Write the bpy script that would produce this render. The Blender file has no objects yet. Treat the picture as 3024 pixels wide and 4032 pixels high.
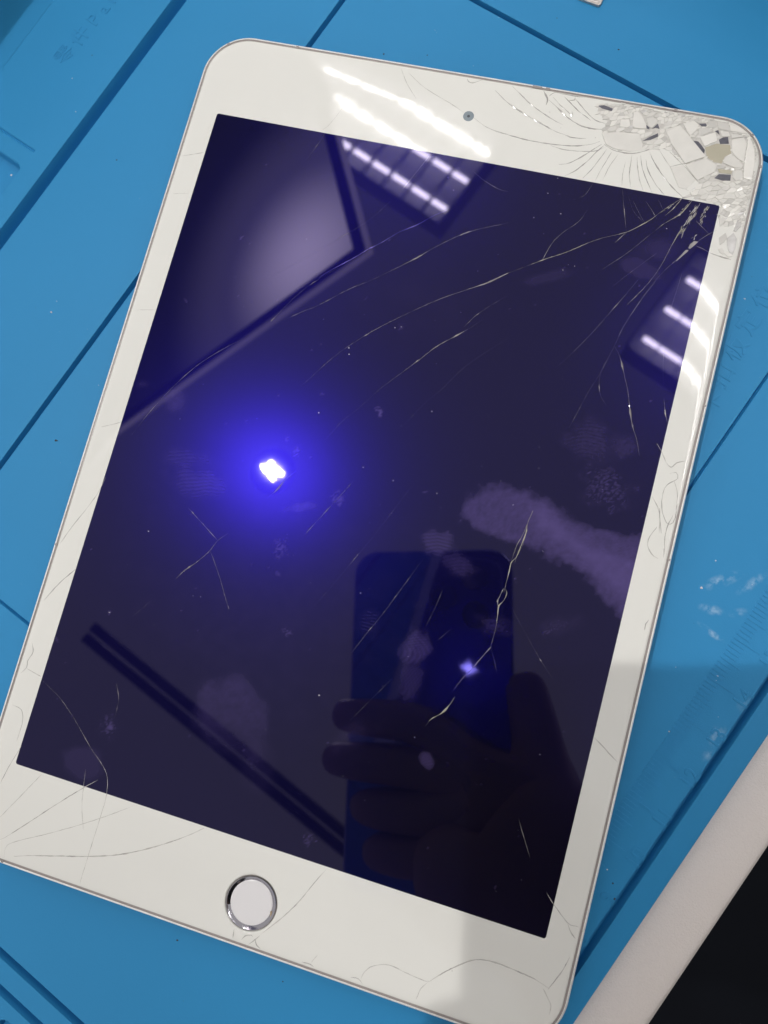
import bpy, bmesh, math, random
import numpy as np
from mathutils import Vector, Matrix
from mathutils.geometry import tessellate_polygon

random.seed(7)
SC = bpy.context.scene
COL = SC.collection
MM = 0.001

# ------------------------------------------------------------------ camera
# axes of the hand-held phone camera, solved from the display's known 120.4 x 160.5 mm size
EX = np.array([0.9581551, 0.2614062, -0.1166430])      # right
EY = np.array([0.2460126, -0.9603293, -0.1313221])     # down
EZ = np.array([-0.1463441, 0.0971313, -0.9844536])     # forward
GLASS = 6.1                                            # height of the tablet's glass over the mat, mm
CAM = np.array([30.4837, -21.1258, 167.7724 + GLASS])
F, PW, PH = 3028.0, 3024, 4032
OV = 1.8228

cam_data = bpy.data.cameras.new('camera')
cam = bpy.data.objects.new('camera', cam_data)
COL.objects.link(cam)
CAM_M = Matrix(((EX[0], -EY[0], -EZ[0], CAM[0] * MM), (EX[1], -EY[1], -EZ[1], CAM[1] * MM),
                (EX[2], -EY[2], -EZ[2], CAM[2] * MM), (0, 0, 0, 1)))
cam.matrix_world = CAM_M
cam_data.sensor_fit = 'VERTICAL'
cam_data.sensor_height = 24.0
cam_data.lens = F / PH * 24.0
cam_data.clip_start = 0.001
cam_data.clip_end = 50.0
cam_data.dof.use_dof = True
cam_data.dof.focus_distance = 0.1725
cam_data.dof.aperture_fstop = 11.0
cam_data.dof.aperture_blades = 5
cam_data.dof.aperture_rotation = math.radians(20)
SC.camera = cam
SC.render.resolution_x, SC.render.resolution_y = 768, 1024

# ------------------------------------------------------------------ light of the room, exposure
world = bpy.data.worlds.new('World')
SC.world = world
world.use_nodes = True
bg = world.node_tree.nodes['Background']
bg.inputs['Color'].default_value = (1.0, 0.975, 0.96, 1)
bg.inputs['Strength'].default_value = 0.46
SC.view_settings.view_transform = 'Standard'
SC.view_settings.look = 'None'
SC.view_settings.exposure = 0.45
SC.view_settings.gamma = 1.0
SC.view_settings.use_curve_mapping = False
TUBE_POWER = 30.0
DOWNLIGHT_POWER = 4300.0
SC.cycles.max_bounces = 8
SC.cycles.sample_clamp_indirect = 6.0


# ------------------------------------------------------------------ helpers
def pt(u, v, z=GLASS):
    """photo pixel -> point (mm) on the horizontal plane at height z"""
    d = EX * ((u - PW / 2) / F) + EY * ((v - PH / 2) / F) + EZ
    k = (z - CAM[2]) / d[2]
    p = CAM + d * k
    return np.array([p[0], p[1], z])


def refl(u, v, h):
    """point at height h (over the glass) seen mirrored in the glass at a photo pixel"""
    d = EX * ((u - PW / 2) / F) + EY * ((v - PH / 2) / F) + EZ
    k = (GLASS - CAM[2]) / d[2]
    p = CAM + d * k
    d = d * np.array([1, 1, -1])
    return p + d * (h / d[2])


def tag(o, label=None, cat=None, group=None, kind=None):
    if label: o['label'] = label
    if cat: o['category'] = cat
    if group: o['group'] = group
    if kind: o['kind'] = kind
    return o


def empty(name, loc=(0, 0, 0), parent=None):
    o = bpy.data.objects.new(name, None)
    COL.objects.link(o)
    o.location = [c * MM for c in loc]
    o.empty_display_size = 0.02
    o.parent = parent
    return o


def mesh_obj(name, verts, faces, mat, parent=None, smooth=False, sharp=None):
    """verts in millimetres"""
    me = bpy.data.meshes.new(name)
    me.from_pydata([(v[0] * MM, v[1] * MM, v[2] * MM) for v in verts], [], faces)
    me.validate()
    if smooth:
        me.polygons.foreach_set('use_smooth', [True] * len(me.polygons))
    me.materials.append(mat)
    me.update()
    o = bpy.data.objects.new(name, me)
    COL.objects.link(o)
    o.parent = parent
    if sharp is not None:
        me.set_sharp_from_angle(angle=math.radians(sharp))
    return o


class MB:
    def __init__(s): s.v = []; s.f = []

    def add(s, verts, faces):
        n = len(s.v)
        s.v += [tuple(v) for v in verts]
        s.f += [tuple(i + n for i in f) for f in faces]

    def box(s, c, h, ax=None):
        """centre, half sizes, optional 3 axes"""
        ax = ax or ((1, 0, 0), (0, 1, 0), (0, 0, 1))
        c = np.array(c, float)
        A = [np.array(a, float) for a in ax]
        vs = [c + A[0] * h[0] * i + A[1] * h[1] * j + A[2] * h[2] * k for i in (-1, 1) for j in (-1, 1) for k in (-1, 1)]
        s.add(vs, [(0, 1, 3, 2), (4, 6, 7, 5), (0, 4, 5, 1), (2, 3, 7, 6), (0, 2, 6, 4), (1, 5, 7, 3)])

    def tube(s, a, b, r, n=12, caps=True):
        a = np.array(a, float); b = np.array(b, float)
        d = (b - a) / np.linalg.norm(b - a)
        u = np.cross(d, (0, 0, 1) if abs(d[2]) < .9 else (1, 0, 0)); u /= np.linalg.norm(u)
        w = np.cross(d, u)
        vs = [p + r * (u * math.cos(2 * math.pi * i / n) + w * math.sin(2 * math.pi * i / n)) for p in (a, b) for i in range(n)]
        fs = [(i, (i + 1) % n, n + (i + 1) % n, n + i) for i in range(n)]
        if caps: fs += [tuple(range(n))[::-1], tuple(range(n, 2 * n))]
        s.add(vs, fs)

    def lathe(s, c, prof, n=48, cap=None):
        """profile of (radius, z) around a vertical axis at c"""
        vs = [(c[0] + r * math.cos(2 * math.pi * i / n), c[1] + r * math.sin(2 * math.pi * i / n), c[2] + z) for r, z in prof for i in range(n)]
        fs = [(k * n + i, k * n + (i + 1) % n, (k + 1) * n + (i + 1) % n, (k + 1) * n + i) for k in range(len(prof) - 1) for i in range(n)]
        if cap in ('end', 'both'): fs.append(tuple(range((len(prof) - 1) * n, len(prof) * n)))
        if cap in ('start', 'both'): fs.append(tuple(range(n))[::-1])
        s.add(vs, fs)

    def build(s, name, mat, parent=None, smooth=False, sharp=None):
        return mesh_obj(name, s.v, s.f, mat, parent, smooth, sharp)


def noise2(x, y, seed=0):
    """value noise in 0..1 on arrays"""
    xi = np.floor(x).astype(np.int64); yi = np.floor(y).astype(np.int64)
    fx = x - xi; fy = y - yi
    fx = fx * fx * (3 - 2 * fx); fy = fy * fy * (3 - 2 * fy)

    def h(a, b):
        n = (a * 374761393 + b * 668265263 + seed * 974711) & 0x7fffffff
        n = ((n ^ (n >> 13)) * 1274126177) & 0x7fffffff
        return ((n ^ (n >> 16)) & 0xffff) / 65535.0
    return (h(xi, yi) * (1 - fx) + h(xi + 1, yi) * fx) * (1 - fy) + (h(xi, yi + 1) * (1 - fx) + h(xi + 1, yi + 1) * fx) * fy


def fbm(x, y, seed=0, o=4):
    s = 0; a = .5; t = 0
    for i in range(o):
        s = s + a * noise2(x, y, seed + i); t += a; a *= .5; x = x * 2.03; y = y * 2.03
    return s / t


# ------------------------------------------------------------------ materials
def new_mat(name):
    m = bpy.data.materials.new(name)
    m.use_nodes = True
    nt = m.node_tree
    return m, nt, nt.nodes['Principled BSDF'], nt.nodes['Material Output']


def N(nt, typ, **kw):
    n = nt.nodes.new(typ)
    for k, v in kw.items():
        if k in n.inputs:
            n.inputs[k].default_value = v
        else:
            setattr(n, k, v)
    return n


def simple(name, col, rough=.5, metal=0, spec=.5, bump=0, scale=800, tint=None, var=0):
    m, nt, b, out = new_mat(name)
    b.inputs['Base Color'].default_value = (*col, 1)
    b.inputs['Roughness'].default_value = rough
    b.inputs['Metallic'].default_value = metal
    b.inputs['Specular IOR Level'].default_value = spec
    if tint: b.inputs['Specular Tint'].default_value = (*tint, 1)
    if bump or var:
        tc = N(nt, 'ShaderNodeTexCoord')
        nz = N(nt, 'ShaderNodeTexNoise', Scale=scale, Detail=4.0)
        nt.links.new(tc.outputs['Object'], nz.inputs['Vector'])
        if bump:
            bp = N(nt, 'ShaderNodeBump', Strength=bump, Distance=.0003)
            nt.links.new(nz.outputs['Fac'], bp.inputs['Height'])
            nt.links.new(bp.outputs['Normal'], b.inputs['Normal'])
        if var:
            mx = N(nt, 'ShaderNodeMix', data_type='RGBA')
            mx.inputs[6].default_value = (*[c * (1 - var) for c in col], 1)
            mx.inputs[7].default_value = (*[min(1, c * (1 + var)) for c in col], 1)
            nt.links.new(nz.outputs['Fac'], mx.inputs[0])
            nt.links.new(mx.outputs[2], b.inputs['Base Color'])
    return m


def emit(name, col, strength):
    m, nt, b, out = new_mat(name)
    nt.nodes.remove(b)
    e = N(nt, 'ShaderNodeEmission', Color=(*col, 1), Strength=strength)
    nt.links.new(e.outputs[0], out.inputs[0])
    return m


M = {}
M['bezel'] = simple('white_bezel_glass', (.775, .775, .73), .04, spec=.5, var=.03, scale=25)
M['shell'] = simple('silver_aluminium', (.50, .47, .45), .38, metal=1, bump=.05, scale=4000)
M['rim'] = simple('polished_aluminium', (.97, .955, .93), .5, metal=.75, bump=.5, scale=2200)
M['gasket'] = simple('clear_gasket', (.33, .30, .285), .25)
M['steel'] = simple('button_steel', (.42, .41, .45), .10, metal=1, bump=.12, scale=1500)
M['button'] = simple('button_white', (.76, .75, .755), .22, var=.02, scale=60)
M['lens'] = simple('camera_glass', (.16, .21, .24), .12)
M['lens_dark'] = simple('camera_glass_dark', (.03, .04, .05), .08)
M['black'] = simple('black_metal', (.012, .012, .014), .45)
M['white_paint'] = simple('white_paint', (.8, .8, .79), .5)
M['dark_gap'] = simple('exposed_frame', (.10, .10, .125), .35, bump=.6, scale=900, var=.5)
M['rust'] = simple('brown_residue', (.36, .27, .17), .5)
M['floor'] = simple('dark_floor', (.004, .005, .008), .5, spec=.05, var=.6, scale=6)
M['dust'] = simple('pale_dust', (.62, .60, .64), .6)
M['dirt'] = simple('dark_dirt', (.03, .03, .035), .7)
M['card'] = simple('silver_card', (.55, .52, .49), .38, metal=.6, bump=.5, scale=1200, var=.3)
M['phone'] = simple('midnight_phone_glass', (.36, .38, .85), .015, metal=1)
M['skin'] = simple('skin', (.45, .27, .19), .5, bump=.1, scale=500)
M['cloth'] = simple('dark_cloth', (.015, .015, .018), .9, bump=.4, scale=900)


# crack faces: pale broken glass, glinting
def crack_mat(name, col, rough, spec=.8):
    m, nt, b, out = new_mat(name)
    b.inputs['Roughness'].default_value = rough
    b.inputs['Specular IOR Level'].default_value = spec
    tc = N(nt, 'ShaderNodeTexCoord')
    nz = N(nt, 'ShaderNodeTexNoise', Scale=420.0, Detail=3.0)
    nt.links.new(tc.outputs['Object'], nz.inputs['Vector'])
    mx = N(nt, 'ShaderNodeMix', data_type='RGBA')
    mx.inputs[6].default_value = (*[c * .30 for c in col], 1)
    mx.inputs[7].default_value = (*[min(1, c * 1.5) for c in col], 1)
    nt.links.new(nz.outputs['Fac'], mx.inputs[0])
    nt.links.new(mx.outputs[2], b.inputs['Base Color'])
    return m


M['crack'] = crack_mat('broken_glass_edge', (.44, .425, .40), .15)
M['crack_soft'] = crack_mat('broken_glass_edge_soft', (.50, .485, .45), .2)
M['crack_screen'] = crack_mat('broken_glass_edge_over_display', (.30, .28, .27), .12, 1.0)
M['crack_bright'] = crack_mat('painted_glint_edge', (.80, .74, .66), .08, 1.0)  # bright reflections on facets put into a pale base colour
M['crack_yellow'] = crack_mat('yellowed_glass_edge', (.40, .38, .29), .12, 1.0)
M['crack_violet'] = crack_mat('coated_glass_edge', (.20, .16, .62), .1, 1.0)


def shard_mat(name, col, rough):
    m, nt, b, out = new_mat(name)
    b.inputs['Roughness'].default_value = rough
    oi = N(nt, 'ShaderNodeObjectInfo')
    tc = N(nt, 'ShaderNodeTexCoord')
    nz = N(nt, 'ShaderNodeTexNoise', Scale=350.0, Detail=5.0)
    nt.links.new(tc.outputs['Object'], nz.inputs['Vector'])
    ad = N(nt, 'ShaderNodeMath', operation='MULTIPLY_ADD')
    ad.inputs[1].default_value = .6; ad.inputs[2].default_value = 0
    nt.links.new(oi.outputs['Random'], ad.inputs[0])
    ad2 = N(nt, 'ShaderNodeMath', operation='MULTIPLY_ADD')
    ad2.inputs[1].default_value = .5
    nt.links.new(nz.outputs['Fac'], ad2.inputs[0]); nt.links.new(ad.outputs[0], ad2.inputs[2])
    mx = N(nt, 'ShaderNodeMix', data_type='RGBA')
    mx.inputs[6].default_value = (*[c * .82 for c in col], 1)
    mx.inputs[7].default_value = (*[min(1, c * 1.12) for c in col], 1)
    nt.links.new(ad2.outputs[0], mx.inputs[0])
    nt.links.new(mx.outputs[2], b.inputs['Base Color'])
    bp = N(nt, 'ShaderNodeBump', Strength=.12, Distance=.0002)
    nt.links.new(nz.outputs['Fac'], bp.inputs['Height'])
    nt.links.new(bp.outputs['Normal'], b.inputs['Normal'])
    return m


M['shard'] = shard_mat('white_backed_shard', (.75, .74, .695), .06)
M['shard_grey'] = shard_mat('grey_backed_shard', (.62, .61, .575), .1)
M['shard_yellow'] = shard_mat('yellowed_shard', (.47, .44, .34), .25)
M['adhesive'] = simple('crushed_glass_bed', (.56, .545, .51), .45, bump=.9, scale=1100, var=.3)


# display: dark panel under coated glass, greasy where the 'smudge' attribute says so
def display_mat():
    m, nt, b, out = new_mat('dark_display')
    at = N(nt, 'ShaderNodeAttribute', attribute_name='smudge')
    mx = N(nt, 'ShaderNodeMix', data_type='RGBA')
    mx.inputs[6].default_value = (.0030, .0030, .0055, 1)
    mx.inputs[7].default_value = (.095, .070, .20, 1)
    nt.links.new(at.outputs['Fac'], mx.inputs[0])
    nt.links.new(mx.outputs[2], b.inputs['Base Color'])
    b.inputs['Roughness'].default_value = .02
    b.inputs['Specular IOR Level'].default_value = .40
    b.inputs['Specular Tint'].default_value = (.76, .69, 1.0, 1)
    gl = N(nt, 'ShaderNodeBsdfGlossy', Roughness=.23, Color=(.0016, .0008, .034, 1))
    ad = N(nt, 'ShaderNodeAddShader')
    nt.links.new(b.outputs[0], ad.inputs[0]); nt.links.new(gl.outputs[0], ad.inputs[1])
    nt.links.new(ad.outputs[0], out.inputs[0])
    return m


M['display'] = display_mat()


# mat: blue silicone with chalky scuffs
def silicone():
    m, nt, b, out = new_mat('blue_silicone')
    tc = N(nt, 'ShaderNodeTexCoord')
    L = nt.links.new
    big = N(nt, 'ShaderNodeTexNoise', Scale=9.0, Detail=2.0)
    fine = N(nt, 'ShaderNodeTexNoise', Scale=2600.0, Detail=3.0)
    scuff = N(nt, 'ShaderNodeTexNoise', Scale=420.0, Detail=6.0, Roughness=.65)
    for n in (big, fine, scuff): L(tc.outputs['Object'], n.inputs['Vector'])
    base = N(nt, 'ShaderNodeMix', data_type='RGBA')
    base.inputs[6].default_value = (.022, .215, .45, 1)
    base.inputs[7].default_value = (.031, .265, .55, 1)
    L(big.outputs['Fac'], base.inputs[0])
    # scuffs: (s, t, length, width, angle)
    prev = None
    for (s, t, a, w, ang, k) in ((27.5, -74.8, 5.5, 1.6, -35, 1), (21, -76.4, 3.2, 1.3, -70, 1), (16.8, -79.2, 4.2, .8, -95, 1.2), (30.5, -80.2, 4.5, 1.2, -20, .8),
                                 (23.6, -81.2, 2.2, 1.1, -40, .7), (-.6, -91.5, 3.0, 1.9, 10, .9), (8.6, -92.2, 2.6, 1.6, 10, .7), (-5, -92, 2, 1.3, 0, .6)):
        sub = N(nt, 'ShaderNodeMapping', vector_type='TEXTURE')
        sub.inputs['Location'].default_value = (s * MM, t * MM, 0)
        sub.inputs['Rotation'].default_value = (0, 0, math.radians(ang))
        sub.inputs['Scale'].default_value = (a * MM, w * MM, 1)
        L(tc.outputs['Object'], sub.inputs['Vector'])
        ln = N(nt, 'ShaderNodeVectorMath', operation='LENGTH')
        L(sub.outputs[0], ln.inputs[0])
        mr = N(nt, 'ShaderNodeMapRange')
        mr.inputs['From Min'].default_value = 1.0; mr.inputs['From Max'].default_value = .2
        mr.inputs['To Min'].default_value = 0; mr.inputs['To Max'].default_value = k * .8
        L(ln.outputs['Value'], mr.inputs['Value'])
        if prev is None:
            prev = mr.outputs[0]
        else:
            mm = N(nt, 'ShaderNodeMath', operation='MAXIMUM')
            L(prev, mm.inputs[0]); L(mr.outputs[0], mm.inputs[1]); prev = mm.outputs[0]
    th = N(nt, 'ShaderNodeMapRange')
    th.inputs['From Min'].default_value = .44; th.inputs['From Max'].default_value = .66
    L(scuff.outputs['Fac'], th.inputs['Value'])
    mu = N(nt, 'ShaderNodeMath', operation='MULTIPLY')
    L(prev, mu.inputs[0]); L(th.outputs[0], mu.inputs[1])
    mx = N(nt, 'ShaderNodeMix', data_type='RGBA')
    mx.inputs[7].default_value = (.34, .52, .70, 1)
    L(mu.outputs[0], mx.inputs[0]); L(base.outputs[2], mx.inputs[6])
    L(mx.outputs[2], b.inputs['Base Color'])
    b.inputs['Roughness'].default_value = .48
    b.inputs['Specular IOR Level'].default_value = .22
    bp = N(nt, 'ShaderNodeBump', Strength=.18, Distance=.0001)
    L(fine.outputs['Fac'], bp.inputs['Height']); L(bp.outputs['Normal'], b.inputs['Normal'])
    return m


M['mat'] = silicone()
M['table'] = simple('white_laminate', (.80, .74, .70), .3, spec=.6, bump=.45, scale=3200, var=.05)

# ------------------------------------------------------------------ table, floor
MAT_ANG = math.radians(69.7)
CS, SN = math.cos(MAT_ANG), math.sin(MAT_ANG)


def st2xy(s, t): return np.array([s * CS - t * SN, s * SN + t * CS])


MAT_H = 4.5
flo = MB()
flo.add([(-3000, -3000, -750), (3000, -3000, -750), (3000, 3000, -750), (-3000, 3000, -750)], [(0, 1, 2, 3)])
tag(flo.build('floor', M['floor']), kind='structure')

table = empty('work_table', (0, 0, -750))
table.rotation_euler = (0, 0, MAT_ANG)
tag(table, 'white table with a rounded edge under the blue mat', 'table')
tm = MB()
E0 = -115.2
prof = [(E0 + 9, -25), (E0 + 2.5, -24), (E0 + .3, -20), (E0, -12), (E0 + .25, -9), (E0 + 1.0, -6.6), (E0 + 2.2, -5.2), (E0 + 3.8, -MAT_H), (E0 + 8, -MAT_H), (520, -MAT_H), (520, -25)]
n = len(prof)
vs = [(s, t, z + 750) for s in (-420, 420) for t, z in prof]
tm.add(vs, [(i, (i + 1) % n, n + (i + 1) % n, n + i) for i in range(n)] + [tuple(range(n))[::-1], tuple(range(n, 2 * n))])
tm.build('table_top', M['table'], table, True, 30)
for s in (-390, 390):
    for t in (-80, 490):
        lg = MB(); lg.box((s, t, 362), (20, 20, 362)); lg.build('leg', M['black'], table)

# ------------------------------------------------------------------ blue mat
mat_root = empty('repair_mat')
mat_root.rotation_euler = (0, 0, MAT_ANG)
tag(mat_root, 'blue silicone repair mat with grooves and ruler under the tablet', 'mat')
S0, S1, T0, T1 = -190.0, 200.0, -99.7, 185.0
# channels: axis, centre, half width, depth, start, end of the run
CH = [('t', 117.0, 1.75, 3.9, -300, 300), ('t', 79.2, .62, 2.8, -300, 300), ('t', -58.4, .25, 1.2, -30, 300), ('t', -94.0, .85, 2.8, -300, 300),
      ('s', 115.0, .58, 2.8, -92, 77), ('s', -72.5, .30, 1.2, 10, 78), ('s', -133.3, .8, 2.8, -92, 77), ('s', -139.4, .85, 2.6, -92, 77),
      ('s', 22.8, .3, .5, 124.6, 146)]


def grid_lines(axis, lo, hi):
    L = {lo, hi, lo + .25, lo + .8, hi - .5}
    for a, c, w, d, r0, r1 in CH:
        if a == axis:
            fl_ = .25 + .42 * w
            for e in (w + .9, w + .35, w + .12, w + .12 - fl_ * .25, w + .12 - fl_ * .5, w + .12 - fl_ * .75, w + .12 - fl_):
                if e > 0: L.update((c - e, c + e))
            L.add(c)
        else:
            for e in (r0, r1):
                if lo < e < hi: L.update((e, e - .4, e + .4, e + .9))
    if axis == 't':
        L.update((145.6, 146.0, 146.3, 146.6, 146.9, 147.15, 147.4, 147.6, 147.9, 148.3, 148.7, 149.0, 149.2, 149.8))
        L.update(np.arange(123, 128.5, .25).tolist())
        L.update(np.arange(-8.5, 1.5, .35).tolist())
    else:
        L.update(np.arange(11, 19.2, .25).tolist())
        L.update(np.arange(-149.5, -141.5, .35).tolist())
    g = []
    x = sorted(v for v in L if lo <= v <= hi)
    out = [x[0]]
    for v in x[1:]:
        if v - out[-1] < .015: continue
        gap = v - out[-1]
        if gap > 12:
            k = int(gap // 10)
            b0 = out[-1]
            out += [b0 + gap * i / (k + 1) for i in range(1, k + 1)]
        out.append(v)
    return np.array(out)


gs, gt = grid_lines('s', S0, S1), grid_lines('t', T0, T1)
SS, TT = np.meshgrid(gs, gt, indexing='ij')
HH = np.zeros_like(SS)


def smooth(x): x = np.clip(x, 0, 1); return x * x * (3 - 2 * x)


for a, c, w, d, r0, r1 in CH:
    A, B = (TT, SS) if a == 't' else (SS, TT)
    k = smooth((w + .13 - np.abs(A - c)) / (.25 + .42 * w))
    k = k * ((B >= r0) & (B <= r1))
    HH = np.minimum(HH, -d * k)
HH = HH + .45 * np.exp(-((TT - 146.9) / .55) ** 2)
HH = np.minimum(HH, .45 - 4.65 * smooth((TT - 147.2) / 1.9))                       # parts tray
rr = np.hypot(np.maximum(SS - (17.6 - 1.8), 0), np.maximum((124.9 + 1.8) - TT, 0))   # rounded slot
HH = np.minimum(HH, -3.0 * smooth((1.8 - rr) / .7 + .35) * (SS < 18.5) * (TT > 124) * (TT < 146.5))
rr = np.hypot(SS + 145.6, np.maximum(TT + 3.2, 0) + np.maximum(-6.5 - TT, 0))
HH = np.minimum(HH, -2.6 * smooth((2.2 - rr) / .7))
HH = HH - .25 * smooth((T0 + .5 - TT) / .5) ** 2
ns, ntt = SS.shape
V = np.stack([SS, TT, HH], -1).reshape(-1, 3)
I = np.arange(ns * ntt).reshape(ns, ntt)
Q = np.stack([I[:-1, :-1], I[1:, :-1], I[1:, 1:], I[:-1, 1:]], -1).reshape(-1, 4)
verts = V.tolist(); faces = Q.tolist()
ring = list(I[:, 0]) + list(I[-1, 1:]) + list(I[-2::-1, -1]) + list(I[0, -2:0:-1])
nb = len(verts)
verts += [(verts[i][0], verts[i][1], -MAT_H + .01) for i in ring]
faces += [(ring[(k + 1) % len(ring)], ring[k], nb + k, nb + (k + 1) % len(ring)) for k in range(len(ring))]
mesh_obj('mat_surface', verts, faces, M['mat'], mat_root, True, 60)


def lettering(name, text, s, t, size, relief=.13, off=0.0, sx=1.0, rot=0):
    cu = bpy.data.curves.new(name, 'FONT')
    cu.body = text
    cu.size = size * MM
    cu.extrude = relief * MM
    cu.offset = off * MM
    cu.bevel_depth = .05 * MM
    cu.resolution_u = 3
    cu.align_x = 'CENTER'; cu.align_y = 'CENTER'
    tmp = bpy.data.objects.new(name, cu)
    COL.objects.link(tmp)
    bpy.context.view_layer.update()
    me = bpy.data.meshes.new_from_object(tmp.evaluated_get(bpy.context.evaluated_depsgraph_get()))
    bpy.data.objects.remove(tmp)
    me.name = name
    me.materials.clear(); me.materials.append(M['mat'])
    o = bpy.data.objects.new(name, me)
    COL.objects.link(o)
    o.parent = mat_root
    o.location = (s * MM, t * MM, .02 * MM)
    o.scale = (sx, 1, 1)
    o.rotation_euler = (0, 0, rot)
    return o


for ch, s, t in (('零', 48.6, 134.6), ('件', 55.0, 134.2), ('P', 60.6, 133.9), ('a', 64.6, 133.5), ('r', 68.0, 133.4), ('t', 70.6, 133.6), ('s', 73.2, 133.3)):
    lettering('embossed_character', ch, s, t, 5.2 if ord(ch) < 300 else 5.4, .06)
for ch, s, t in (('扣', 66.2, -50.6), ('板', 73.0, -49.6), ('定', 79.8, -48.9), ('位', 86.5, -48.6), ('卡', 60.0, -51.6)):
    lettering('embossed_character', ch, s, t, 5.6, .05)
for k in range(7, 20):
    lettering('ruler_numeral', str(k), -1.2 + 10.08 * (k - 13), -91.9, 4.6, .06, sx=.9)
tick_me = {}
for k in range(60, 200):
    s = -1.4 + 1.008 * (k - 130)
    ln = 6.2 if k % 10 == 0 else (4.4 if k % 5 == 0 else 3.0)
    if ln not in tick_me:
        b = MB(); b.box((0, -ln / 2, .03), (.17, ln / 2, .11))
        o = b.build('ruler_tick', M['mat'], mat_root); tick_me[ln] = o.data
    else:
        o = bpy.data.objects.new('ruler_tick', tick_me[ln]); COL.objects.link(o); o.parent = mat_root
    o.location = (s * MM, -83.3 * MM, 0)

# ------------------------------------------------------------------ tablet
tab = empty('tablet')
tag(tab, 'white tablet with a shattered glass corner lying on the blue mat', 'tablet')
BW, BH, BR = 134.8 / 2, 203.2 / 2, 11.0


def outline(d, seg=20):
    """rounded rectangle inset by d"""
    w, h, r = BW - d, BH - d, max(BR - d, .3)
    pts = []
    for cx, cy, a0 in ((w - r, h - r, 0), (-w + r, h - r, 90), (-w + r, -h + r, 180), (w - r, -h + r, 270)):
        for i in range(seg + 1):
            a = math.radians(a0 + 90 * i / seg)
            pts.append((cx + r * math.cos(a), cy + r * math.sin(a)))
    return pts


def inset_dist(x, y):
    qx, qy = abs(x) - (BW - BR), abs(y) - (BH - BR)
    return -(math.hypot(max(qx, 0), max(qy, 0)) + min(max(qx, qy), 0) - BR)


def loft(profile, name, mat, parent, capbottom=False):
    b = MB()
    rings = [[(x, y, z) for x, y in outline(d)] for d, z in profile]
    n = len(rings[0])
    b.add([p for r in rings for p in r], [(k * n + i, k * n + (i + 1) % n, (k + 1) * n + (i + 1) % n, (k + 1) * n + i) for k in range(len(rings) - 1) for i in range(n)] + ([tuple(range(n))[::-1]] if capbottom else []))
    return b.build(name, mat, parent, True, 40)


loft([(6.0, 0.02), (3.2, .25), (1.5, 1.0), (.6, 2.0), (.15, 3.2), (0, 4.4), (0, 5.2)], 'aluminium_shell', M['shell'], tab, True)
loft([(0, 5.2), (.05, 5.5), (.16, 5.78), (.30, 5.90), (.48, 5.92), (.56, 5.86)], 'polished_rim', M['rim'], tab)
loft([(.56, 5.80), (.62, 5.70), (.95, 5.68), (.98, 5.5)], 'gasket', M['gasket'], tab)
GP = [(.95, 5.62), (1.0, 5.78), (1.1, 5.9), (1.32, 5.99), (1.65, 6.05), (2.1, 6.087), (2.6, 6.1)]


def glass_z(x, y):
    d = inset_dist(x, y)
    return float(np.interp(d, [p[0] for p in GP], [p[1] for p in GP]))


# white-backed cover glass with openings for display, button and camera
DW, DH = 120.4 / 2, 160.5 / 2
BTN = (0.06, -92.2); CAMH = (0.23, 90.8)


def circle(c, r, n=48): return [(c[0] + r * math.cos(2 * math.pi * i / n), c[1] + r * math.sin(2 * math.pi * i / n)) for i in range(n)]


def disp_hole(r=.55, e=0):
    w, h = DW + e, DH + e
    p = []
    for cx, cy, a0 in ((w - r, h - r, 0), (-w + r, h - r, 90), (-w + r, -h + r, 180), (w - r, -h + r, 270)):
        p += [(cx + r * math.cos(math.radians(a0 + 15 * i)), cy + r * math.sin(math.radians(a0 + 15 * i))) for i in range(7)]
    return p


loops = [outline(2.6), disp_hole(), circle(BTN, 6.15), circle(CAMH, 1.28, 32)]
tris = tessellate_polygon([[Vector((x, y, 0)) for x, y in lp] for lp in loops])
flat = [p for lp in loops for p in lp]
g = MB()
tri2 = []
for a, b_, c in tris:
    A, B, C = flat[a], flat[b_], flat[c]
    cr = (B[0] - A[0]) * (C[1] - A[1]) - (B[1] - A[1]) * (C[0] - A[0])
    tri2.append((a, b_, c) if cr > 0 else (a, c, b_))
g.add([(x, y, GLASS) for x, y in flat], tri2)
n = len(loops[0])
base = list(range(n))
prev = base
for d, z in GP[-2::-1]:
    k = len(g.v)
    g.v += [(x, y, z) for x, y in outline(d)]
    g.f += [(prev[(i + 1) % n], prev[i], k + i, k + (i + 1) % n) for i in range(n)]
    prev = list(range(k, k + n))
# rounded lip round the button
off = len(loops[0]) + len(loops[1])
prev = list(range(off, off + 48))
for r, dz in ((6.05, -.008), (5.92, -.04), (5.78, -.10), (5.68, -.2), (5.62, -.5)):
    k = len(g.v)
    g.v += [(x, y, GLASS + dz) for x, y in circle(BTN, r)]
    g.f += [(prev[i], prev[(i + 1) % 48], k + (i + 1) % 48, k + i) for i in range(48)]
    prev = list(range(k, k + 48))
glass = g.build('front_glass', M['bezel'], tab, True, 35)

# display panel, a fine sheet carrying the grease pattern
nx, ny = 344, 458
X, Y = np.meshgrid(np.linspace(-DW - .3, DW + .3, nx), np.linspace(-DH - .3, DH + .3, ny), indexing='ij')
P3 = np.stack([X - CAM[0], Y - CAM[1], np.full_like(X, GLASS - CAM[2])], -1)
dz = P3 @ EZ
U = (P3 @ EX / dz * F + PW / 2) / OV
W = (P3 @ EY / dz * F + PH / 2) / OV          # U, W: where the grease sits, in the units it was measured in
SM = np.zeros_like(X)


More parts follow.
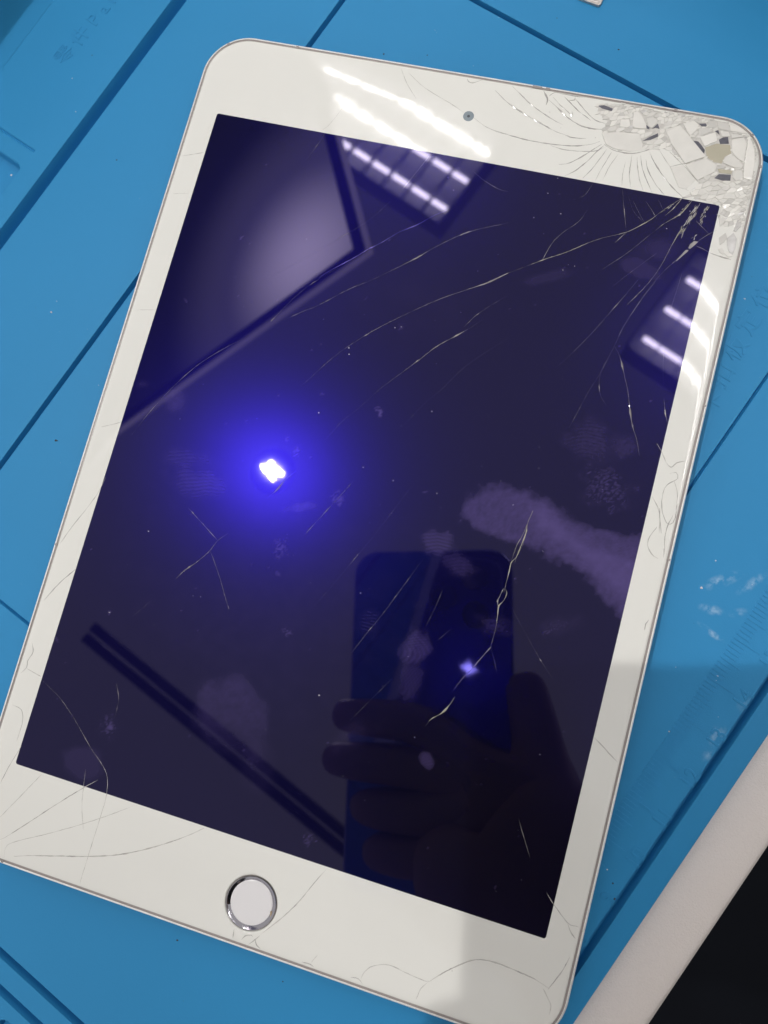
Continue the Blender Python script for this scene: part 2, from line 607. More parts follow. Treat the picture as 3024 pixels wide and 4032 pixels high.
def ell(cx, cy, rx, ry, ang=0, soft=.35, rag=.25, seed=0, sc=25.):
    rag = rag + .14; soft = soft * 1.25 + .1
    a = math.radians(ang)
    dx, dy = U - cx, W - cy
    p = (dx * math.cos(a) + dy * math.sin(a)) / rx
    q = (-dx * math.sin(a) + dy * math.cos(a)) / ry
    r = np.hypot(p, q) + rag * (fbm(U / sc, W / sc, seed) - .5) * 2
    return smooth((1 - r) / soft)


def ridges(cx, cy, per, bend, seed, ang=0):
    a = math.radians(ang)
    dx, dy = U - cx, W - cy
    p = dx * math.cos(a) + dy * math.sin(a); q = -dx * math.sin(a) + dy * math.cos(a)
    r = np.hypot(p * bend, q) + 6 * (fbm(U / 30, W / 30, seed) - .5)
    return .5 + .5 * np.sin(2 * math.pi * r / per)


def add(mask, k):
    global SM
    k = k * .88
    SM = np.maximum(SM, mask * k) + .25 * np.minimum(SM, mask * k)


# broad thumb wipe at the right
def poly_mask(pts, soft, seed=3, rag=10):
    """soft signed distance to a polygon"""
    dmin = np.full(U.shape, 1e9); inside = np.zeros(U.shape, bool)
    uu = U + rag * (fbm(U / 18, W / 18, seed) - .5) * 2; ww = W + rag * (fbm(U / 18, W / 18, seed + 9) - .5) * 2
    for (x0, y0), (x1, y1) in zip(pts, pts[1:] + pts[:1]):
        ex, ey = x1 - x0, y1 - y0
        tt = np.clip(((uu - x0) * ex + (ww - y0) * ey) / (ex * ex + ey * ey), 0, 1)
        dmin = np.minimum(dmin, np.hypot(uu - x0 - tt * ex, ww - y0 - tt * ey))
        c = ((y0 > ww) != (y1 > ww)) & (uu < (x1 - x0) * (ww - y0) / (y1 - y0 + 1e-9) + x0)
        inside ^= c
    return smooth((np.where(inside, dmin, -dmin) + soft * .3) / soft)


fine = fbm(U / 3.2, W / 3.2, 40, 3)
mid = fbm(U / 14, W / 14, 41, 4)
wipe = poly_mask([(1000, 1085), (1040, 1050), (1100, 1046), (1180, 1075), (1250, 1130), (1330, 1150), (1420, 1160), (1420, 1250), (1350, 1345), (1305, 1300), (1260, 1235), (1215, 1215), (1160, 1195), (1100, 1165), (1040, 1150), (1005, 1125), (994, 1105)], 22, 3, 15)
add(wipe * (.72 + .35 * (mid - .5) + .35 * (fine - .5) + .10 * ridges(1270, 1250, 7, .4, 2, 40)), .62)
core = poly_mask([(1110, 1075), (1180, 1085), (1290, 1170), (1420, 1200), (1420, 1250), (1350, 1320), (1260, 1230), (1150, 1150)], 45, 5)
add(core * (.8 + .3 * (mid - .5)), .85)
add(ell(500, 1550, 92, 108, -20, .2, .05, 11, 40.) * smooth((1690 - W) / 190) * (.6 + .5 * (mid - .5) + .3 * (fine - .5)), .34)
add(ell(550, 1630, 60, 110, -8, .9, .1, 12) * .7, .2)
add(ell(945, 1172, 48, 34, 15, .3, .2, 13) * (.35 + .65 * ridges(940, 1230, 7.5, .8, 1)), .42)
add(ell(990, 1222, 62, 36, 35, .5, .25, 14) * (.45 + .55 * fine) * (.5 + .5 * ridges(1000, 1290, 7.5, .8, 1)), .42)
add(ell(897, 1400, 42, 50, 25, .4, .2, 15) * (.45 + .35 * ridges(840, 1400, 6.5, .6, 3, 20) + .4 * (fine - .4)), .50)
add(ell(885, 1475, 34, 62, 10, .5, .2, 16) * (.5 + .5 * ridges(860, 1470, 6.5, .5, 3, 70)), .26)
add(ell(1065, 1352, 50, 30, 20, .6, .3, 17) * fine, .36)
add(ell(1270, 950, 75, 55, 15, .6, .35, 18) * (.25 + .75 * fine) * (.35 + .65 * ridges(1260, 1000, 8, .7, 5)), .34)
add(ell(1345, 960, 45, 40, 0, .6, .35, 19) * fine, .30)
add(ell(1310, 1050, 70, 62, 10, .6, .4, 20) * smooth((fine - .36) / .3) * (.35 + .65 * ridges(1310, 1090, 8, .6, 6, 30)), .48)
add(ell(1215, 1350, 60, 26, -10, .7, .3, 21) * fine, .22)
add(ell(432, 1040, 92, 44, 12, .7, .25, 22) * (.2 + .8 * ridges(470, 1140, 7.5, .5, 8, 5)), .30)
add(ell(400, 990, 80, 30, 8, .7, .3, 23) * (.2 + .8 * ridges(430, 1060, 7.5, .5, 8, 5)), .18)
add(ell(380, 868, 28, 36, 20, .7, .25, 24) * (.4 + .6 * fine), .30)
add(ell(310, 830, 22, 14, 0, .8, .3, 25), .14)
add(ell(650, 1095, 45, 13, -10, .7, .3, 26) * (.4 + .6 * fine), .40)
add(ell(922, 1642, 19, 26, -25, .3, .15, 27) * (.6 + .4 * ridges(940, 1600, 6, .5, 3, 70)), .42)
add(ell(795, 1345, 30, 42, 10, .6, .25, 28) * ridges(800, 1300, 6.5, .6, 4, 20), .16)
add(ell(760, 1590, 80, 40, -25, .9, .3, 29), .10)
add(ell(180, 1650, 55, 45, 30, .25, .1, 30), .13)
add(ell(1420, 540, 60, 32, 0, .6, .2, 31), .14)
add(ell(1385, 580, 55, 26, 20, .3, .1, 32), .16)
add(ell(1180, 600, 70, 16, -14, .4, .1, 33), .10)
add(ell(900, 640, 240, 160, 20, .9, .4, 34) * mid, .06)
add(ell(600, 1300, 420, 380, 0, .9, .4, 36) * mid, .07)
for i, (cx, cy, r, k) in enumerate(((818, 885, 9, .75), (822, 895, 6, .8), (862, 706, 8, .5), (695, 850, 7, .4), (640, 975, 12, .45), (620, 950, 7, .5), (605, 1185, 22, .45), (730, 1075, 16, .5), (735, 1085, 9, .6),
                                    (622, 1365, 13, .5), (236, 1568, 24, .45), (240, 1570, 9, .6), (236, 1322, 5, .9), (665, 1812, 14, .4), (600, 1240, 8, .35), (1215, 580, 6, .5), (1180, 1365, 10, .45), (545, 1640, 14, .25))):
    m_ = ell(cx, cy, r, r * 1.2, 0, .6, .5, 60 + i, 7.)
    add(m_ * smooth((fbm(U / 2.6, W / 2.6, 90 + i, 2) - .38) / .25), k)
for i in range(150):        # small random wipes and specks of grease
    cx, cy = random.uniform(60, 1540), random.uniform(260, 2020)
    r = random.uniform(1.2, 3.0)
    box = (np.abs(U - cx) < 14) & (np.abs(W - cy) < 14)
    if box.any():
        an = random.uniform(0, 3.14); l = random.choice((1, 1, 1, 3.5))
        p = ((U - cx) * math.cos(an) + (W - cy) * math.sin(an)) / (r * l); q = (-(U - cx) * math.sin(an) + (W - cy) * math.cos(an)) / (r * .8)
        SM = np.maximum(SM, smooth((1 - np.hypot(p, q)) / .7) * random.uniform(.15, .5) * box)
V = np.stack([X, Y, np.full_like(X, GLASS - .015)], -1).reshape(-1, 3) * MM
I = np.arange(nx * ny).reshape(nx, ny)
Q = np.stack([I[:-1, :-1], I[1:, :-1], I[1:, 1:], I[:-1, 1:]], -1).reshape(-1, 4)
dme = bpy.data.meshes.new('display')
dme.vertices.add(len(V)); dme.vertices.foreach_set('co', V.ravel())
dme.loops.add(Q.size); dme.loops.foreach_set('vertex_index', Q.ravel().astype(np.int32))
dme.polygons.add(len(Q)); dme.polygons.foreach_set('loop_start', np.arange(0, Q.size, 4, dtype=np.int32))
dme.update(calc_edges=True)
at = dme.attributes.new('smudge', 'FLOAT', 'POINT'); at.data.foreach_set('value', np.clip(SM, 0, 1).ravel().astype(np.float32))
dme.materials.append(M['display'])
disp = bpy.data.objects.new('display', dme); COL.objects.link(disp); disp.parent = tab
disp['label'] = 'dark switched-off display, greasy with fingerprints'

# home button and camera
hb = MB(); hb.lathe((*BTN, GLASS), [(5.42, -.10), (5.40, -.04), (5.30, -.03), (4.62, -.42), (4.58, -.46)], 64)
ring = hb.build('home_button', M['steel'], tab, True, 35)
ring['label'] = 'round home button with a steel ring'
hd = MB(); hd.lathe((*BTN, GLASS), [(4.60, -.47), (4.5, -.42), (4.2, -.41), (3.0, -.43), (1.5, -.45), (.05, -.455)], 64, 'end')
hd.build('button_cap', M['button'], ring, True)
hg = MB(); hg.lathe((*BTN, GLASS), [(5.66, -.5), (5.4, -.5)], 64); hg.build('button_seal', M['gasket'], ring)
hr = MB(); hr.box((BTN[0] + 4.72, BTN[1] - .95, GLASS - .30), (.16, .62, .06), ((1, .25, 0), (-.25, 1, 0), (0, 0, 1))); hr.build('residue', M['rust'], ring)
fc = MB(); fc.lathe((*CAMH, GLASS), [(1.28, 0), (1.27, -.02), (.05, -.02)], 32, 'end')
fco = fc.build('front_camera', M['lens'], tab)
fl = MB(); fl.lathe((CAMH[0], CAMH[1], GLASS), [(.34, -.012), (.02, -.010)], 20, 'end'); fl.build('lens', M['lens_dark'], fco)

# small breaks in the rim's gasket
for u, v, r in ((2120, 328, 2.2), (2160, 340, 1.0), (1174, 175, .7), (897, 166, .7), (2660, 438, .7), (2918, 560, .5), (2988, 655, .6), (2778, 1598, .4), (2616, 2200, .5), (228, 2146, .5), (12, 3380, .6)):
    p = pt(u, v, 5.9)
    x, y = p[0], p[1]
    k = 0
    while abs(inset_dist(x, y) - .62) > .03 and k < 30:     # slide onto the gasket line
        e = .02
        gx = (inset_dist(x + e, y) - inset_dist(x - e, y)) / (2 * e); gy = (inset_dist(x, y + e) - inset_dist(x, y - e)) / (2 * e)
        st_ = inset_dist(x, y) - .62; x -= gx * st_; y -= gy * st_; k += 1
    tx, ty = -gy, gx
    b = MB(); b.box((x, y, 5.86), (r * .5, .28, .07), ((tx, ty, 0), (gx, gy, 0), (0, 0, 1))); b.build('gasket_break', M['gasket'], tab)

# ------------------------------------------------------------------ cracks
GR = {'Z1': (0, 0, 1.659), 'Z2': (1000, 100, 1.659), 'Z3': (2000, 200, 1.62), 'Z4': (2200, 1100, 2.013), 'ZR': (2200, 2000, 2.013),
      'Z5': (1000, 1000, 1.659), 'ZL': (0, 1000, 1.659), 'ZP': (1200, 1900, 1.659), 'ZM': (0, 2000, 1.659), 'ZB': (0, 2950, 1.659),
      'ZH': (700, 3200, 1.659), 'ZE': (1500, 3200, 1.659), 'ZC': (2200, 250, 2.013), 'ZT': (1950, 250, 3.6867), 'ZK': (2650, 350, 4.4358),
      'ZI': (2350, 280, 4.74), 'ZF': (2550, 700, 4.1475)}


def conv(gk, pts):
    x0, y0, s = GR[gk]
    return [pt(x0 + x / s, y0 + y / s)[:2] for x, y in pts]


def spline(P, step=.5):
    """Catmull-Rom through the points"""
    P = [np.array(p, float) for p in P]
    P = [2 * P[0] - P[1]] + P + [2 * P[-1] - P[-2]]
    out = []
    for i in range(1, len(P) - 2):
        a, b, c, d = P[i - 1:i + 3]
        n = max(2, int(np.linalg.norm(c - b) / step))
        for k in range(n):
            t = k / n
            out.append(.5 * ((2 * b) + (c - a) * t + (2 * a - 5 * b + 4 * c - d) * t * t + (3 * b - a - 3 * c + d) * t ** 3))
    out.append(P[-2])
    return out


def crack(gk, w, pts, mat='crack', rough=.55, jit=.025, bright=(), lift=0.0, ends=.25):
    """a thin broken edge standing a few hundredths of a millimetre out of the glass"""
    C = spline(conv(gk, pts))
    n = len(C)
    vs, fs = [], []
    ph = random.uniform(0, 99)
    for i, p in enumerate(C):
        t = (C[min(i + 1, n - 1)] - C[max(i - 1, 0)]); t = t / (np.linalg.norm(t) + 1e-9)
        nn = np.array([-t[1], t[0]])
        f = i / (n - 1)
        tap = min(1, f / ends + .25, (1 - f) / ends + .25) if ends else 1
        nz = .5 + .5 * math.sin(i * .9 + ph) * math.sin(i * .37 + ph * 2)
        lo = float(noise2(np.array([i * .11 + ph]), np.array([.5]), 5)[0])
        fade = 1 if mat in ('crack', 'crack_soft') else .22 + 1.15 * lo ** 1.6
        ww = w * tap * fade * (1 - rough + 2 * rough * nz * random.uniform(.5, 1.2))
        if fade != 1 and random.random() < .05: ww *= 2.6
        for bf, bw, bs in bright:
            ww += bw * math.exp(-((f - bf) / bs) ** 2)
        p = p + nn * random.uniform(-jit, jit)
        z = glass_z(p[0], p[1]) + lift
        sh = random.uniform(-.5, .5)
        L_, R_, A_ = p + nn * ww / 2, p - nn * ww / 2, p + nn * ww * .5 * sh
        vs += [(*L_, z + .002), (*A_, z + .008 + ww * random.uniform(.12, .4)), (*R_, z + .002)]
        if i:
            k = 3 * i
            fs += [(k - 3, k - 2, k + 1, k), (k - 2, k - 1, k + 2, k + 1)]
    return mesh_obj('crack', vs, fs, M[mat], glass)


S_, B_ = 'crack_screen', 'crack'
BR_ = 'crack_bright'
CR = [
 # long curved cracks across the display
 ('Z3', .12, [(1110, 940), (1000, 1010), (920, 1070), (870, 1100), (760, 1155), (600, 1195), (500, 1230), (370, 1285), (220, 1335), (90, 1385), (-10, 1422)], 'crack_yellow', ((.25, .12, .05), (.6, .12, .03))),
 ('Z5', .10, [(1659, 125), (1520, 190), (1400, 230), (1200, 300), (1000, 390), (800, 490), (620, 600), (500, 690), (400, 780), (300, 870)], S_, ((.03, .2, .05), (.1, .22, .05))),
 ('Z5', .05, [(1659, 270), (1540, 340), (1440, 410), (1370, 480)], S_, ()),
 ('Z5', .11, [(1490, 430), (1400, 490), (1320, 535), (1200, 600), (1080, 690), (960, 780), (850, 860), (780, 920)], S_, ((.22, .26, .03), (.38, .1, .06))),
 ('Z5', .03, [(780, 920), (680, 1010), (580, 1090), (470, 1210)], S_, ()),
 ('Z2', .10, [(1659, 1290), (1400, 1350), (1200, 1440), (1060, 1520), (900, 1600), (780, 1659)], S_, ((.3, .08, .03), (.68, .25, .05))),
 ('Z5', .05, [(830, 140), (720, 190), (620, 230), (420, 335), (320, 375), (200, 430)], S_, ((.55, .08, .02), (.9, .1, .02))),
 ('Z2', .10, [(1260, 1210), (1180, 1240), (1070, 1300), (950, 1350), (830, 1420), (740, 1465), (650, 1520), (500, 1600), (420, 1650)], 'crack_violet', ((.25, .12, .05),)),
 ('Z5', .05, [(550, 90), (420, 165), (280, 270), (110, 440)], S_, ((.33, .12, .03), (.98, .16, .03))),
 ('ZL', .07, [(1659, 515), (1450, 625), (1300, 720), (1180, 820), (1080, 920), (980, 1030), (900, 1130), (860, 1180)], S_, ((.5, .06, .05), (.25, .05, .05))),
 ('Z5', .07, [(270, 1420), (200, 1480), (150, 1540), (80, 1600)], S_, ((.6, .25, .12),)),
 ('Z5', .045, [(655, 1475), (600, 1540), (510, 1640)], S_, ()),
 ('ZP', .06, [(310, 0), (200, 120), (100, 230), (0, 340)], S_, ((.55, .12, .06), (.9, .08, .05))),
 ('Z5', .02, [(1659, 550), (1400, 720), (1230, 880), (1100, 990), (980, 1120)], S_, ()),
 ('Z2', .03, [(890, 1150), (740, 1280), (520, 1410), (300, 1540), (100, 1640)], S_, ((.4, .05, .03),)),
 # top left bezel and display
 ('Z2', .05, [(470, 700), (400, 800), (340, 880)], S_, ((.5, .05, .1),)),
 ('Z2', .05, [(620, 470), (600, 510), (500, 640), (440, 690)], 'crack_soft', ()),
 ('Z2', .05, [(1170, 820), (1100, 910), (970, 1070)], S_, ()),
 ('Z2', .08, [(960, 280), (1000, 380), (1060, 480)], 'crack_soft', ()),
 ('Z2', .08, [(1010, 310), (1120, 410), (1300, 520), (1370, 570)], 'crack_soft', ()),
 ('Z2', .09, [(1430, 600), (1530, 670), (1659, 712)], 'crack_soft', ()),
 ('Z2', .06, [(1430, 950), (1500, 1010), (1600, 1070), (1659, 1085)], S_, ()),
 ('Z2', .12, [(1393, 340), (1400, 365), (1430, 375), (1480, 358), (1500, 352)], B_, ()),
 ('Z1', .10, [(1180, 1020), (1260, 1008), (1330, 995)], 'crack_soft', ()),
 ('Z1', .05, [(1130, 1265), (1240, 1262)], 'crack_soft', ()),
 ('ZL', .05, [(890, 365), (1020, 365)], 'crack_soft', ()),
 ('ZL', .09, [(660, 1130), (740, 1112), (800, 1095)], 'crack_soft', ()),
 ('ZL', .10, [(690, 1460), (640, 1560), (570, 1659)], 'crack_soft', ()),
 ('ZM', .12, [(570, 0), (480, 110), (390, 235)], 'crack_soft', ()),
 ('ZM', .14, [(500, 395), (390, 490), (285, 605)], B_, ()),
 ('ZM', .12, [(210, 880), (216, 940), (180, 1000), (175, 1040), (135, 1080)], B_, ()),
 ('ZM', .10, [(175, 1048), (220, 1075), (268, 1102)], 'crack_soft', ()),
 ('ZM', .10, [(80, 1285), (140, 1320), (146, 1400), (110, 1520)], 'crack_soft', ()),
 ('ZM', .07, [(280, 1130), (390, 1240), (480, 1370), (560, 1510), (600, 1580), (650, 1659)], S_, ((.75, .1, .06),)),
 ('ZM', .05, [(760, 1145), (775, 1250), (750, 1370)], S_, ((.3, .1, .1), (.75, .08, .05))),
 ('ZM', .08, [(1230, 0), (1330, 110), (1420, 210)], S_, ((.8, .1, .1),)),
 ('ZM', .14, [(1490, 165), (1420, 215), (1370, 280), (1290, 350), (1210, 405), (1150, 460)], S_, ((.75, .12, .05),)),
 ('ZM', .08, [(1370, 280), (1400, 350), (1440, 470), (1470, 580), (1495, 660)], S_, ((.98, .1, .03),)),
 ('ZM', .03, [(980, 610), (920, 665), (860, 710)], S_, ()),
 # bottom left
 ('ZB', .10, [(140, -20), (60, 110), (0, 225)], B_, ()),
 ('ZB', .08, [(280, 155), (150, 290), (-20, 465)], 'crack_soft', ()),
 ('ZB', .12, [(640, 200), (550, 250), (400, 340), (200, 470), (30, 578), (-10, 590)], 'crack_soft', ((.1, .05, .04),)),
 ('ZB', .08, [(870, 370), (700, 435), (500, 500), (300, 555), (80, 610), (35, 650), (28, 705)], 'crack_soft', ()),
 ('ZB', .16, [(1335, 515), (1200, 575), (1000, 640), (800, 685), (600, 700), (400, 698), (200, 695), (90, 700)], 'crack_soft', ()),
 ('ZB', .06, [(560, 130), (545, 250), (535, 380), (545, 530)], 'crack_soft', ()),
 ('ZB', .07, [(600, 0), (660, 90), (700, 180), (695, 300), (660, 430), (600, 620), (560, 750), (520, 880)], 'crack_soft', ()),
 # round the button
 ('ZH', .12, [(965, 375), (890, 460), (800, 570), (700, 670), (600, 750), (540, 795)], 'crack_soft', ()),
 ('ZH', .10, [(540, 800), (490, 840), (460, 862)], 'crack_soft', ()),
 ('ZH', .16, [(505, 828), (515, 865), (540, 892)], B_, ()),
 ('ZH', .12, [(415, 830), (440, 805), (480, 800), (490, 812)], B_, ()),
 ('ZH', .12, [(368, 760), (358, 822)], 'crack_soft', ()),
 ('ZH', .14, [(810, 976), (865, 990), (888, 1010)], B_, ()),
 ('ZH', .08, [(870, 985), (890, 955), (912, 930)], 'crack_soft', ()),
 ('ZH', .12, [(1130, 1075), (1180, 1085), (1205, 1118)], B_, ()),
 ('ZH', .11, [(1195, 1100), (1202, 1070), (1230, 1030), (1280, 1000), (1380, 995), (1500, 1050), (1620, 1100), (1659, 1095)], 'crack_soft', ()),
 # bottom right
 ('ZE', .16, [(310, 1105), (400, 1050), (500, 1000), (620, 960), (750, 980), (900, 1040), (1000, 1085), (1100, 1150)], 'crack_soft', ((.1, .1, .02), (.2, .15, .015))),
 ('ZE', .08, [(310, 1105), (260, 1150), (230, 1220)], 'crack_soft', ()),
 ('ZE', .10, [(1060, 1150), (1085, 1200), (1110, 1260), (1100, 1320)], 'crack_soft', ()),
 ('ZE', .14, [(1090, 1155), (1150, 1080), (1180, 1040), (1215, 980), (1232, 945)], B_, ()),
 ('ZE', .10, [(1080, 520), (1130, 600), (1220, 720), (1270, 740), (1290, 745)], B_, ()),
 ('ZE', .12, [(1220, 725), (1240, 780), (1272, 825)], 'crack_soft', ()),
 ('ZE', .06, [(900, 40), (930, 150), (975, 295)], S_, ((.4, .08, .1), (.8, .04, .1))),
 # right bezel
 ('ZR', .13, [(275, 1815), (350, 1890), (440, 1990), (465, 2015)], B_, ()),
 ('ZR', .14, [(715, 885), (690, 920), (684, 945), (680, 970)], B_, ()),
 ('ZR', .13, [(800, 0), (803, 100), (812, 200)], B_, ()),
 ('ZR', .13, [(780, 150), (720, 230), (705, 300), (740, 370), (790, 402)], 'crack_soft', ()),
 ('ZR', .12, [(905, 60), (860, 150), (840, 250), (832, 395)], B_, ()),
 ('Z4', .10, [(780, 1300), (820, 1380), (850, 1450)], B_, ()),
 ('Z4', .16, [(850, 1450), (890, 1490), (935, 1455), (1000, 1440)], B_, ()),
 ('Z4', .13, [(880, 1540), (930, 1530), (942, 1580), (870, 1620), (830, 1680), (815, 1800), (840, 1900), (870, 1940), (920, 1900), (940, 1700), (915, 1600)], B_, ()),
 ('Z4', .12, [(740, 1720), (790, 1820), (800, 1900), (795, 2010)], 'crack_soft', ()),
 # right side of the display
 ('Z4', .05, [(630, 0), (540, 110), (460, 200), (330, 350), (230, 460), (100, 590), (0, 680)], S_, ((.3, .14, .04),)),
 ('Z4', .08, [(780, 0), (700, 100), (640, 180), (560, 300), (500, 400), (440, 530)], S_, ()),
 ('Z4', .035, [(440, 530), (330, 740), (230, 900), (150, 1050), (80, 1180)], S_, ()),
 ('Z4', .14, [(440, 530), (480, 600), (505, 690), (520, 760), (550, 900), (570, 1080), (590, 1180), (620, 1280), (640, 1400)], S_, ((.18, .38, .03), (.62, .34, .04))),
 ('Z4', .06, [(380, 640), (330, 750), (320, 850), (335, 930), (380, 1000)], S_, ((.6, .14, .04),)),
 ('Z4', .03, [(830, 560), (828, 700), (830, 830)], S_, ()),
 ('Z4', .10, [(833, 940), (845, 1060), (865, 1150)], S_, ((.55, .3, .1),)),
 # lower right of the display
 ('ZP', .025, [(700, 20), (580, 180), (450, 350), (340, 480), (200, 650), (60, 810)], S_, ((.6, .1, .02),)),
 ('ZP', .06, [(770, 500), (700, 600), (600, 735), (500, 870), (400, 990), (300, 1120)], S_, ((.4, .1, .02),)),
 ('ZP', .05, [(900, 700), (860, 800), (810, 900), (790, 940)], S_, ()),
 ('ZP', .05, [(960, 955), (915, 990), (870, 1030)], S_, ()),
 ('ZP', .17, [(1490, 185), (1470, 230), (1455, 270), (1445, 330), (1410, 420), (1380, 490), (1350, 520), (1335, 580), (1310, 680), (1300, 720)], 'crack_yellow', ((.3, .14, .06), (.5, .14, .06), (.75, .12, .08))),
 ('ZP', .13, [(1455, 270), (1420, 350), (1385, 410), (1350, 510)], 'crack_yellow', ((.5, .1, .1),)),
 ('ZP', .12, [(1445, 330), (1420, 420), (1390, 470), (1370, 530)], S_, ()),
 ('ZP', .15, [(1300, 690), (1270, 750), (1258, 775), (1266, 810)], S_, ()),
 ('ZP', .15, [(1305, 690), (1320, 720), (1300, 770), (1266, 810), (1260, 870), (1240, 980), (1210, 1085)], 'crack_yellow', ((.1, .15, .05), (.32, .14, .06))),
 ('ZP', .10, [(1215, 1075), (1140, 1160), (1080, 1230), (1030, 1280), (960, 1370)], S_, ((.05, .2, .06), (.35, .1, .05))),
 ('ZP', .05, [(1215, 1080), (1235, 1150), (1255, 1240)], S_, ()),
 ('ZP', .025, [(1320, 720), (1370, 850), (1440, 980), (1540, 1160), (1659, 1340)], S_, ((.7, .1, .015),)),
 ('ZP', .14, [(980, 1400), (940, 1460), (890, 1510), (825, 1545), (790, 1590)], 'crack_yellow', ((.4, .3, .12), (.75, .15, .06))),
 ('ZP', .025, [(570, 1280), (460, 1390), (350, 1500), (290, 1560)], S_, ()),
 # cracks running out of the shattered corner over the display
 ('Z3', .05, [(545, 840), (490, 920), (420, 950)], S_, ()),
 ('Z3', .07, [(510, 1010), (450, 1090), (350, 1160), (280, 1230), (220, 1335)], S_, ((.9, .08, .1),)),
 ('Z3', .08, [(730, 880), (740, 1000), (755, 1150)], S_, ((.55, .14, .1),)),
 ('Z3', .04, [(770, 930), (800, 1020), (860, 1090)], S_, ()),
 ('Z3', .06, [(800, 960), (850, 1060), (875, 1095)], S_, ()),
 ('Z3', .07, [(880, 960), (920, 1020), (950, 1070)], S_, ()),
 ('Z3', .07, [(960, 950), (990, 1015)], S_, ()),
 ('Z3', .13, [(1120, 930), (1060, 1000), (1000, 1055)], 'crack_yellow', ()),
 ('Z3', .17, [(1180, 950), (1100, 1040), (1000, 1100), (940, 1145)], 'crack_yellow', ((.3, .15, .1),)),
 ('Z3', .06, [(940, 1145), (760, 1290), (600, 1395)], S_, ()),
 ('Z3', .07, [(760, 1155), (680, 1225)], S_, ()),
 ('Z3', .07, [(950, 1290), (800, 1400), (670, 1500)], S_, ()),
 ('Z3', .10, [(1110, 1135), (1080, 1180), (1040, 1250), (970, 1380), (880, 1500), (760, 1620)], 'crack_yellow', ((.05, .2, .1),)),
 ('Z3', .08, [(1080, 1330), (1000, 1400), (920, 1490), (830, 1610)], S_, ()),
 ('Z3', .10, [(1330, 1145), (1290, 1165), (1240, 1195), (1215, 1215)], S_, ()),
 ('Z3', .08, [(1200, 1085), (1245, 1130), (1285, 1170), (1300, 1180)], S_, ()),
 ('Z3', .22, [(1200, 1245), (1240, 1262), (1290, 1290)], S_, ((.4, .1, .2),)),
 ('Z3', .20, [(1290, 1290), (1340, 1308), (1425, 1333)], 'crack_soft', ()),
 ('Z3', .04, [(1110, 1420), (1080, 1520), (1040, 1640)], S_, ()),
 # fan of cracks in the white top bezel
 ('ZT', .20, [(0, 390), (160, 550), (340, 680), (520, 790), (700, 890), (860, 980), (1000, 1030)], B_, ()),
 ('ZT', .16, [(1000, 1030), (1120, 1075), (1320, 1090)], B_, ()),
 ('ZT', .18, [(240, 320), (360, 440), (480, 560), (620, 670), (750, 760), (880, 840), (980, 890)], B_, ()),
 ('ZT', .20, [(780, 530), (900, 640), (1000, 740), (1130, 840), (1260, 910), (1440, 950), (1659, 960)], B_, ()),
 ('ZT', .14, [(840, 490), (940, 600), (1050, 700), (1120, 770)], B_, ()),
 ('ZT', .16, [(1000, 480), (1120, 600), (1220, 700), (1330, 780), (1390, 830)], B_, ()),
 ('ZT', .14, [(1150, 500), (1220, 580), (1320, 700), (1450, 820), (1600, 870)], B_, ()),
 ('ZT', .18, [(0, 985), (200, 1040), (460, 1110), (740, 1160), (1000, 1190), (1200, 1195), (1400, 1170), (1520, 1130)], B_, ()),
 ('ZT', .12, [(800, 1190), (1000, 1250), (1250, 1275), (1450, 1270), (1600, 1210)], B_, ()),
 ('ZT', .25, [(700, 390), (740, 470), (760, 530), (740, 600)], B_, ()),
 ('ZT', .16, [(780, 475), (860, 420), (930, 430), (1150, 470), (1300, 490)], B_, ()),
 ('ZT', .12, [(1060, 540), (1150, 530), (1160, 480)], B_, ()),
 ('ZT', .12, [(1110, 690), (1130, 770)], B_, ()),
 ('ZC', .16, [(0, 800), (80, 790), (180, 740), (260, 690), (340, 640)], B_, ()),
 ('ZC', .15, [(50, 890), (130, 850), (220, 780), (300, 700), (360, 650)], B_, ()),
 ('ZC', .12, [(190, 910), (260, 840), (330, 750), (380, 680)], 'crack_soft', ()),
 ('ZC', .10, [(290, 930), (330, 850), (390, 750), (420, 700)], 'crack_soft', ()),
 ('ZC', .10, [(350, 920), (400, 820), (470, 720)], 'crack_soft', ()),
 ('ZC', .08, [(500, 970), (510, 860), (530, 780)], 'crack_soft', ()),
 ('ZC', .12, [(570, 980), (560, 880), (575, 760), (580, 720)], 'crack_soft', ()),
 ('ZC', .14, [(670, 1010), (640, 920), (625, 820), (620, 740)], 'crack_soft', ()),
 ('ZC', .14, [(740, 1022), (690, 910), (660, 820), (650, 730)], B_, ()),
 ('ZC', .14, [(840, 1045), (770, 960), (710, 850), (690, 760)], B_, ()),
 ('ZC', .16, [(985, 1062), (900, 980), (820, 880), (750, 770), (720, 700)], B_, ()),
 ('ZC', .18, [(360, 640), (420, 680), (500, 705), (600, 712), (690, 690), (780, 655), (890, 630)], B_, ()),
 ('ZC', .16, [(880, 820), (960, 800), (1050, 785), (1165, 745)], B_, ()),
 ('ZC', .12, [(800, 690), (870, 800), (960, 920), (1000, 990), (1030, 1010)], 'crack_soft', ()),
 ('ZC', .14, [(880, 700), (980, 800), (1080, 910), (1110, 950)], 'crack_soft', ()),
 ('ZC', .30, [(1125, 955), (1080, 985), (1040, 1010)], BR_, ()),
]
for gk, w, pts, mt, br in CR:
    crack(gk, w * (1.0 if 'screen' in mt else 1.25), pts, mt, bright=br)

# ------------------------------------------------------------------ shards of the shattered corner
def area2(P): return sum(P[i][0] * P[(i + 1) % len(P)][1] - P[(i + 1) % len(P)][0] * P[i][1] for i in range(len(P)))


def inside(p, P):
    c = False
    for (x0, y0), (x1, y1) in zip(P, P[1:] + P[:1]):
        if (y0 > p[1]) != (y1 > p[1]) and p[0] < (x1 - x0) * (p[1] - y0) / (y1 - y0) + x0: c = not c
    return c


